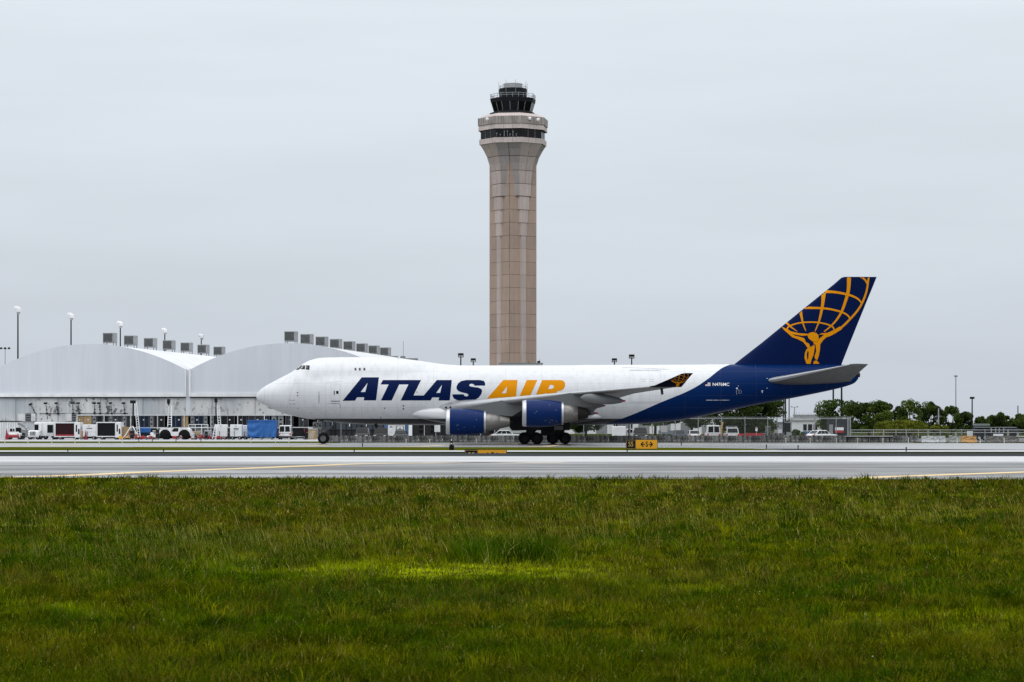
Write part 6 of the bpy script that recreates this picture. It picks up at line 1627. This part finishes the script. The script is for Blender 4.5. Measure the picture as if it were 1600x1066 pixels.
def tree(px0, px1, ptop, Y, m_, label, grp='trees beyond the fence', zlow=1.2, lobes=26, leaves=5200, leaf=.30, depth=None, name='broadleaf_tree', trunk=True, cat='tree'):
    x0, x1 = gx(px0, Y), gx(px1, Y); zt = gz(ptop, Y); xc = (x0 + x1) / 2; rx = (x1 - x0) / 2; ry = depth or max(2.0, rx * .8)
    t = thing(name, label, cat, (xc, Y, 0), 0, grp)
    zc = (zt + zlow) / 2; rzv = (zt - zlow) / 2
    cs = []
    for k in range(lobes):
        while True:
            p = RNG.uniform(-1, 1, 3)
            if .3 < (abs(p) ** 3.2).sum() ** (1 / 3.2) < 1: break
        if k < lobes * .12 and p[2] < 0: p[2] = -p[2]
        lr = RNG.uniform(.16, .46)
        nn_ = (abs(p) ** 3.2).sum() ** (1 / 3.2); p = p / nn_ * min(nn_, 1 - lr * .72)
        cs.append((p, lr))
    C = []; T_ = []
    per = int(leaves * 1.8) // lobes
    for p, lr in cs:
        d = RNG.normal(size=(per, 3)); d /= np.linalg.norm(d, axis=1)[:, None]
        r = lr * RNG.uniform(.45, 1.08, per) ** .6
        q = p + d * r[:, None] * np.array([1, 1, .85])
        C.append(q * np.array([rx, ry, rzv]) + np.array([0, 0, zc]))
        T_.append(np.clip(RNG.uniform(.1, .7, per) * .5 + RNG.uniform(-.15, .65), 0, 1))
    C = np.concatenate(C); T_ = np.concatenate(T_); n_ = len(C)
    C[:, 2] = np.maximum(C[:, 2], zlow * .6)
    a = RNG.normal(size=(n_, 3)); a /= np.linalg.norm(a, axis=1)[:, None]; b_ = RNG.normal(size=(n_, 3)); b_ -= a * (a * b_).sum(1)[:, None]; b_ /= np.linalg.norm(b_, axis=1)[:, None]
    sz = leaf * .72 * RNG.uniform(.6, 1.3, n_)
    me = quads_mesh('crown', C, a * sz[:, None] * .5, b_ * sz[:, None] * .42, T_, m_)
    o = bpy.data.objects.new('crown', me); COL.objects.link(o); o.parent = t
    if trunk:
        tb_ = MB(); r0 = max(.16, rx * .06)
        tb_.cyl((0, 0, -.1), (.1, 0, zlow + .4), r0, r0 * .8, 8)
        for k in range(6):
            p, lr = cs[k]; tb_.cyl((.1, 0, zlow + .2), (p[0] * rx * .8, p[1] * ry * .8, zc + p[2] * rzv * .6), r0 * .55, r0 * .15, 6)
        tb_.build('trunk', BARK, t, True, 50)
    else:
        tb_ = MB()
        for k in range(5): tb_.cyl((RNG.uniform(-rx, rx) * .6, 0, -.05), (RNG.uniform(-rx, rx) * .8, 0, zc), .04, .02, 5)
        tb_.build('stem', BARK, t)
    return t
tree(1096, 1223, 602, 360, LEAF_D, 'big dark round tree directly under the tail', zlow=.9, lobes=60, leaves=15000, leaf=.32)
tree(1040, 1120, 622, 380, LEAF_D, 'dark tree under the rear fuselage left of the big round one', zlow=1.7, lobes=34, leaves=7500)
tree(985, 1062, 630, 400, LEAF_D, 'dark tree under the fuselage behind the airfield sign', zlow=2.0, lobes=26, leaves=5600)
tree(880, 950, 628, 400, LEAF_D, 'dark tree behind the rear main wheels', zlow=.8, lobes=28, leaves=6000)
tree(935, 990, 640, 410, LEAF_D, 'dark slender tree left of the airfield sign', zlow=2.2, lobes=20, leaves=3600)
tree(1272, 1345, 624, 370, LEAF_M, 'loose light green tree left half behind the two black poles', zlow=1.2, lobes=26, leaves=4600, leaf=.3)
tree(1322, 1392, 626, 360, LEAF_M, 'large spreading green tree right of the two black poles', zlow=1.0, lobes=34, leaves=7500, leaf=.3)
tree(1372, 1409, 629, 470, LEAF_D, 'very dark dense tree right of the large spreading tree', zlow=.8, lobes=22, leaves=4200)
tree(1402, 1440, 624.5, 440, LEAF_M, 'loose olive tree with gaps in the middle of the right tree line', zlow=1.0, lobes=20, leaves=3000, leaf=.32)
tree(1434, 1476, 626.5, 450, LEAF_D, 'dark tree directly left of the slim tall pole', zlow=.8, lobes=26, leaves=4600)
tree(1472, 1500, 635, 470, LEAF_D, 'small dark tree at the foot of the slim tall pole', zlow=.6, lobes=16, leaves=2600)
tree(1487, 1520, 643, 440, LEAF_D, 'dark round tree left of the flat headed lamp pole', zlow=.6, lobes=20, leaves=3600)
tree(1518, 1546, 651, 460, LEAF_M, 'low green tree right of the flat headed lamp pole', zlow=.4, lobes=14, leaves=1900)
tree(1542, 1578, 642, 450, LEAF_D, 'dark dome shaped tree standing alone near the right edge', zlow=.5, lobes=20, leaves=3800)
tree(1578, 1630, 646, 440, LEAF_D, 'dark tree cut by the right picture edge', zlow=.5, lobes=22, leaves=4000)
tree(1366, 1452, 656.5, 326, LEAF_L, 'wide lime green bush behind the low fence', 'bushes behind the low fence', zlow=.2, lobes=30, leaves=5200, leaf=.2, depth=1.5, name='bush', trunk=False, cat='bush')
tree(1455, 1482, 661, 326, LEAF_L, 'small lime green bush right of the wide one', 'bushes behind the low fence', zlow=.2, lobes=14, leaves=1900, leaf=.2, depth=1.2, name='bush', trunk=False, cat='bush')
tree(1236, 1256, 671, 330, LEAF_M, 'small dull bush before the white site building', 'bushes behind the low fence', zlow=.2, lobes=10, leaves=900, leaf=.2, depth=1.0, name='bush', trunk=False, cat='bush')
# palm below the tail
t = thing('palm_tree', 'small distant palm left of the white site building', 'tree', (gx(1243.5, 450), 450, 0))
MB().cyl((0, 0, 0), (.1, 0, 3.1), .14, .1, 8).build('trunk', BARK, t)
b = MB()
for k in range(16):
    a = 2 * math.pi * k / 16; prev = Vector((.1, 0, 3.1)); dr_ = Vector((math.cos(a), math.sin(a), 0))
    for q in range(5):
        nx = Vector((.1, 0, 3.1)) + dr_ * (.35 * (q + 1)) + Vector((0, 0, .35 * math.sin((q + 1) * .8) - .05 * q * q)); s_ = dr_.cross(Vector((0, 0, 1))) * .14
        b.add([prev - s_, prev + s_, nx + s_ * .8, nx - s_ * .8], [(0, 1, 2, 3)]); prev = nx
me = b.mesh('crown', LEAF_D); a_ = me.attributes.new('tint', 'FLOAT', 'FACE'); a_.data.foreach_set('value', RNG.uniform(.1, .7, len(me.polygons)).astype(np.float32))
o = bpy.data.objects.new('crown', me); COL.objects.link(o); o.parent = t
# far wood along the horizon
n_ = 26000
C = np.stack([RNG.uniform(-260, 330, n_), 900 + RNG.uniform(0, 30, n_), np.zeros(n_)], 1)
top = 2.2 + 1.2 * np.sin(C[:, 0] * .11) * np.sin(C[:, 0] * .037 + 1) + 1.3 * np.sin(C[:, 0] * .53 + 2)
C[:, 2] = RNG.uniform(0, 1, n_) ** .8 * np.maximum(1.2, top)
a = RNG.normal(size=(n_, 3)); a /= np.linalg.norm(a, axis=1)[:, None]; b_ = RNG.normal(size=(n_, 3)); b_ -= a * (a * b_).sum(1)[:, None]; b_ /= np.linalg.norm(b_, axis=1)[:, None]
sz = RNG.uniform(.5, 1.0, n_)
me = quads_mesh('far_wood', C, a * sz[:, None] * .6, b_ * sz[:, None] * .6, RNG.uniform(0, .6, n_), LEAF_D)
o = bpy.data.objects.new('far_wood', me); COL.objects.link(o); tag(o, 'distant dark belt of trees along the horizon', 'wood', kind='stuff')

# ------------------------------------------------------------------ foreground grass
sheet('grass_field', [(-300, -50), (300, -50), (300, 73), (-300, 127)], -0.01, M_TURF)
_grids = {}
def vnoise(x, y, sc, seed):
    r = np.random.default_rng(seed); G = _grids.setdefault(seed, r.uniform(0, 1, (128, 128)))
    u, v_ = x / sc + 1000.3, y / sc + 1000.7; i, j = np.floor(u).astype(int), np.floor(v_).astype(int); fu, fv = u - i, v_ - j
    fu = fu * fu * (3 - 2 * fu); fv = fv * fv * (3 - 2 * fv); g_ = lambda a, b: G[a % 128, b % 128]
    return (g_(i, j) * (1 - fu) + g_(i + 1, j) * fu) * (1 - fv) + (g_(i, j + 1) * (1 - fu) + g_(i + 1, j + 1) * fu) * fv
def fbm(x, y, sc, seed): return .55 * vnoise(x, y, sc, seed) + .3 * vnoise(x, y, sc * .45, seed + 1) + .15 * vnoise(x, y, sc * .2, seed + 2)
def sm(a, b, x): t_ = np.clip((x - a) / (b - a), 0, 1); return t_ * t_ * (3 - 2 * t_)
def blades(n_, kind):
    py = RNG.uniform(746, 1130, n_) if kind == 0 else RNG.uniform(752, 1040, n_)
    d = F * CH / (py - HZ) + RNG.uniform(-.5, .5, n_); hw = d * 800 / F * 1.12 + 1.2; x = RNG.uniform(-1, 1, n_) * hw
    edge = 100 - .09 * x + .35 * (fbm(x, x * 0, 1.2, 40) - .5) * 5
    k = (d < edge) & (RNG.uniform(0, 1, n_) < .25 + sm(.25, .6, fbm(x, d, .35, 80))); x, d = x[k], d[k]; n_ = len(x)
    px = 800 + x / d * F
    tall = fbm(x, d, 2.2, 1); hue = fbm(x, d * .6, 4.5, 10); fine = fbm(x, d, .5, 20); lime = fbm(x, d * .8, 3.2, 30)
    fine0 = fbm(x, d, .9, 120)
    lowspot = sm(33.8, 36.6, d + 2.2 * (fine0 - .5)) * (1 - sm(38.3, 39.1, d)) * sm(420, 640, px + 160 * (fine0 - .5)) * (1 - sm(800, 1060, px + 200 * (fine0 - .5))) * (.45 + .75 * sm(.3, .6, fine0))
    tuft = sm(38.6, 39.0, d) * (1 - sm(41.0, 42.5, d)) * sm(680, 720, px) * (1 - sm(850, 930, px))
    tuft2 = sm(.66, .74, tall) * .7
    low2 = sm(23.2, 25.6, d + 1.5 * (fine0 - .5)) * (1 - sm(27.0, 29.5, d)) * sm(.40, .62, lime) * sm(.3, .62, fine0)
    flat = np.clip(lowspot + low2, 0, 1)
    if kind == 0:
        h = (.018 + .078 * tall ** 1.5 + .11 * fine ** 2) * RNG.uniform(.4, 1.4, n_)
        h = h * (1 - .6 * flat) + tuft * RNG.uniform(.16, .42, n_) + tuft2 * RNG.uniform(.0, .12, n_)
        h += sm(94, 98, d + .09 * x) * RNG.uniform(0, .1, n_)
        w_ = np.maximum(.0042, d * .00026) * RNG.uniform(.7, 1.4, n_)
        lean = RNG.normal(0, .45, (n_, 2)) * h[:, None]
    else:
        k = (RNG.uniform(0, 1, n_) < sm(.5, .66, fbm(x, d, 4.0, 60)) * .95 + .03); x, d, px, tall, hue, fine, fine0, lime, lowspot, low2, tuft, tuft2, flat = (q[k] for q in (x, d, px, tall, hue, fine, fine0, lime, lowspot, low2, tuft, tuft2, flat)); n_ = len(x)
        h = RNG.uniform(.16, .42, n_) * (1 - .7 * flat) * np.clip(d / 45, .4, 1.1); w_ = np.maximum(.0022, d * .00011) * RNG.uniform(.7, 1.3, n_)
        lean = np.stack([RNG.normal(-.32, .22, n_), RNG.normal(0, .2, n_)], 1) * h[:, None]
    ang = RNG.uniform(-.9, .9, n_); ux, uy = np.cos(ang) * w_ / 2, np.sin(ang) * w_ / 2
    z0 = np.full(n_, -.012)
    B = np.stack([x, d, z0], 1); U = np.stack([ux, uy, np.zeros(n_)], 1)
    M_ = B + np.stack([lean[:, 0] * .3, lean[:, 1] * .3, h * .55], 1); Tp = B + np.stack([lean[:, 0], lean[:, 1], h], 1)
    P = np.stack([B - U, B + U, M_ + U * .8, M_ - U * .8, Tp], 1)
    olive = np.array([.112, .120, .0010]); green = np.array([.050, .096, .0010]); brown = np.array([.092, .072, .008]); limec = np.array([.34, .41, .004]); deep = np.array([.018, .050, .0012]); straw = np.array([.44, .38, .11])
    c = green + (olive - green) * sm(.36, .58, .6 * hue + .4 * fbm(x, d, 1.3, 130))[:, None]
    far = sm(45, 70, d) * (1 - sm(86, 93, d)); c = c + (brown - c) * (np.clip(sm(.55, .75, hue) * .35 + far * sm(.35, .6, fine) * .75, 0, 1))[:, None]
    c = c + (limec - c) * np.clip(lowspot * (.6 + .6 * fine) + low2 * .65 + sm(.55, .75, lime) * sm(.4, .62, fine0) * .45, 0, 1)[:, None]
    c = c + (np.array([.035, .095, .002]) - c) * np.clip(tuft * .8, 0, 1)[:, None]
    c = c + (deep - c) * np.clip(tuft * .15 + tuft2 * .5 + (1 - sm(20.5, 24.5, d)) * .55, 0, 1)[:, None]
    c = c * (.45 + .95 * sm(.25, .7, fbm(x, d, .28, 90)))[:, None]
    dry = (RNG.uniform(0, 1, n_) < .035 + .07 * far)
    c[dry] = straw * RNG.uniform(.4, 1.0, (dry.sum(), 1))
    if kind == 1: c = c * .45 + straw * RNG.uniform(.2, .75, (n_, 1)) * (.35 + .65 * sm(30, 48, d))[:, None]
    c = c * RNG.uniform(.4, 1.6, (n_, 1)) * (.9 + .1 * np.clip(sm(30, 44, d) + lowspot + low2, 0, 1))[:, None]
    return P, c
def tufts(n_t, per):
    py = RNG.uniform(750, 1110, n_t); d = F * CH / (py - HZ); x = RNG.uniform(-1, 1, n_t) * (d * 800 / F * 1.1 + 1)
    k = (d < 99.3 - .09 * x) & ~((d > 34.4) & (d < 38.9) & (abs(x + 1.2) < 4)); x, d = x[k], d[k]; n_t = len(x)
    sz = RNG.uniform(.5, 1.0, n_t) ** 1.5 * (1 + d / 90); hue = RNG.uniform(0, 1, n_t); br = RNG.uniform(.45, 1.5, n_t)
    X = np.repeat(x, per); D = np.repeat(d, per); S = np.repeat(sz, per); n_ = len(X)
    r = RNG.normal(0, .07, (n_, 2)) * S[:, None]; h = RNG.uniform(.07, .20, n_) * S; w_ = np.maximum(.004, D * .00024) * RNG.uniform(.7, 1.4, n_)
    lean = r * RNG.uniform(.6, 1.6, (n_, 1)) + RNG.normal(0, .03, (n_, 2)); ang = RNG.uniform(-.9, .9, n_)
    U = np.stack([np.cos(ang) * w_ / 2, np.sin(ang) * w_ / 2, np.zeros(n_)], 1); B = np.stack([X + r[:, 0], D + r[:, 1], np.full(n_, -.012)], 1)
    M_ = B + np.stack([lean[:, 0] * .3, lean[:, 1] * .3, h * .6], 1); Tp = B + np.stack([lean[:, 0], lean[:, 1], h * .95], 1)
    pal = np.array([[.085, .105, .002], [.035, .075, .002], [.16, .165, .004], [.028, .055, .002], [.11, .095, .01]])
    c = pal[(hue * 4.999).astype(int)] * br[:, None]; c = np.repeat(c, per, axis=0) * RNG.uniform(.6, 1.4, (n_, 1))
    return np.stack([B - U, B + U, M_ + U * .8, M_ - U * .8, Tp], 1), c
def flecks(n_):
    # small bright weed leaves and seed heads lying over the sward
    py = RNG.uniform(752, 1100, n_); d = F * CH / (py - HZ); x = RNG.uniform(-1, 1, n_) * (d * 800 / F * 1.1 + 1)
    k = (d < 99 - .09 * x) & (RNG.uniform(0, 1, n_) < .15 + sm(.42, .66, fbm(x, d, 1.6, 70))); x, d = x[k], d[k]; n_ = len(x)
    s_ = np.maximum(.006, d * .00030) * RNG.uniform(.6, 1.5, n_); z = RNG.uniform(.03, .13, n_); a = RNG.uniform(0, 6.28, n_)
    C = np.stack([x, d, z], 1); U = np.stack([np.cos(a) * s_, np.sin(a) * s_ * .6, RNG.uniform(-.4, .4, n_) * s_], 1) * .6; V = np.stack([RNG.uniform(-.3, .3, n_) * s_, RNG.uniform(-.6, .6, n_) * s_, s_], 1) * .6
    P = np.stack([C - V, C + U * .7 - V * .2, C + U * .5 + V * .5, C - U * .7 + V * .3, C + V], 1)
    pal = np.array([[.24, .28, .012], [.32, .29, .05], [.19, .25, .006], [.36, .33, .12]])
    return P, pal[RNG.choice(4, n_, p=[.42, .2, .32, .06])] * RNG.uniform(.5, 1.25, (n_, 1))
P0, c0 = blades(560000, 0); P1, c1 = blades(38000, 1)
Pt, ct = tufts(5200, 22); Pf, cf = flecks(42000)
P0 = np.concatenate([P0, Pt, Pf]); c0 = np.concatenate([c0, ct, cf])
P = np.concatenate([P0, P1]); c = np.concatenate([c0, c1]); n_ = len(P)
me = bpy.data.meshes.new('grass'); me.vertices.add(n_ * 5); me.vertices.foreach_set('co', P.astype(np.float32).ravel())
idx = (np.arange(n_) * 5)[:, None] + np.array([0, 1, 2, 3, 3, 2, 4]); me.loops.add(n_ * 7); me.loops.foreach_set('vertex_index', idx.astype(np.int32).ravel())
me.polygons.add(n_ * 2)
ls = (np.arange(n_) * 7)[:, None] + np.array([0, 4]); me.polygons.foreach_set('loop_start', ls.astype(np.int32).ravel()); me.polygons.foreach_set('loop_total', np.tile(np.array([4, 3], np.int32), n_))
me.update(calc_edges=True)
a = me.attributes.new('tint', 'FLOAT_COLOR', 'FACE'); cc = np.repeat(np.concatenate([c, np.ones((n_, 1))], 1), 2, axis=0); a.data.foreach_set('color', cc.astype(np.float32).ravel())
n = NT('grass_blades'); at_ = n.n('Attribute'); at_.attribute_name = 'tint'
n.l(at_.outputs['Color'], n.b.inputs['Base Color']); n.b.inputs['Roughness'].default_value = .65; n.b.inputs['Specular IOR Level'].default_value = .0
tl = n.n('BsdfTranslucent'); n.l(at_.outputs['Color'], tl.inputs[0]); ms = n.n('MixShader'); ms.inputs[0].default_value = .35
n.l(n.b.outputs[0], ms.inputs[1]); n.l(tl.outputs[0], ms.inputs[2]); n.l(ms.outputs[0], n.o.inputs[0])
me.materials.append(n.m)
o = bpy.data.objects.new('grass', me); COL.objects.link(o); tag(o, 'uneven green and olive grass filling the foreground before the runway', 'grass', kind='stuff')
# tiny flowers in the grass
fl = MB(); RF = random.Random(5)
fy = None
for col_, k_, nm in ((mat('flower_white', (.75, .75, .62), .6), 40, 'white'), (mat('flower_yellow', (.7, .42, .02), .6), 12, 'yellow')):
    fl = MB()
    for i in range(k_):
        py = RF.uniform(770, 1040); d = F * CH / (py - HZ); x = RF.uniform(-1, 1) * d * 800 / F; r_ = RF.uniform(.003, .006) * (1 + d / 60); h_ = RF.uniform(.05, .11)
        fl.lathe([(h_, .001), (h_ + r_ * .6, r_), (h_ + r_ * 1.2, .001)], 'z', (x, d, 0), 6); fl.cyl((x, d, 0), (x, d, h_), .0008, n=3)
    tag(fl.build('wild_flowers', col_), f'scattered tiny {nm} flower heads in the foreground grass', 'flowers', kind='stuff')
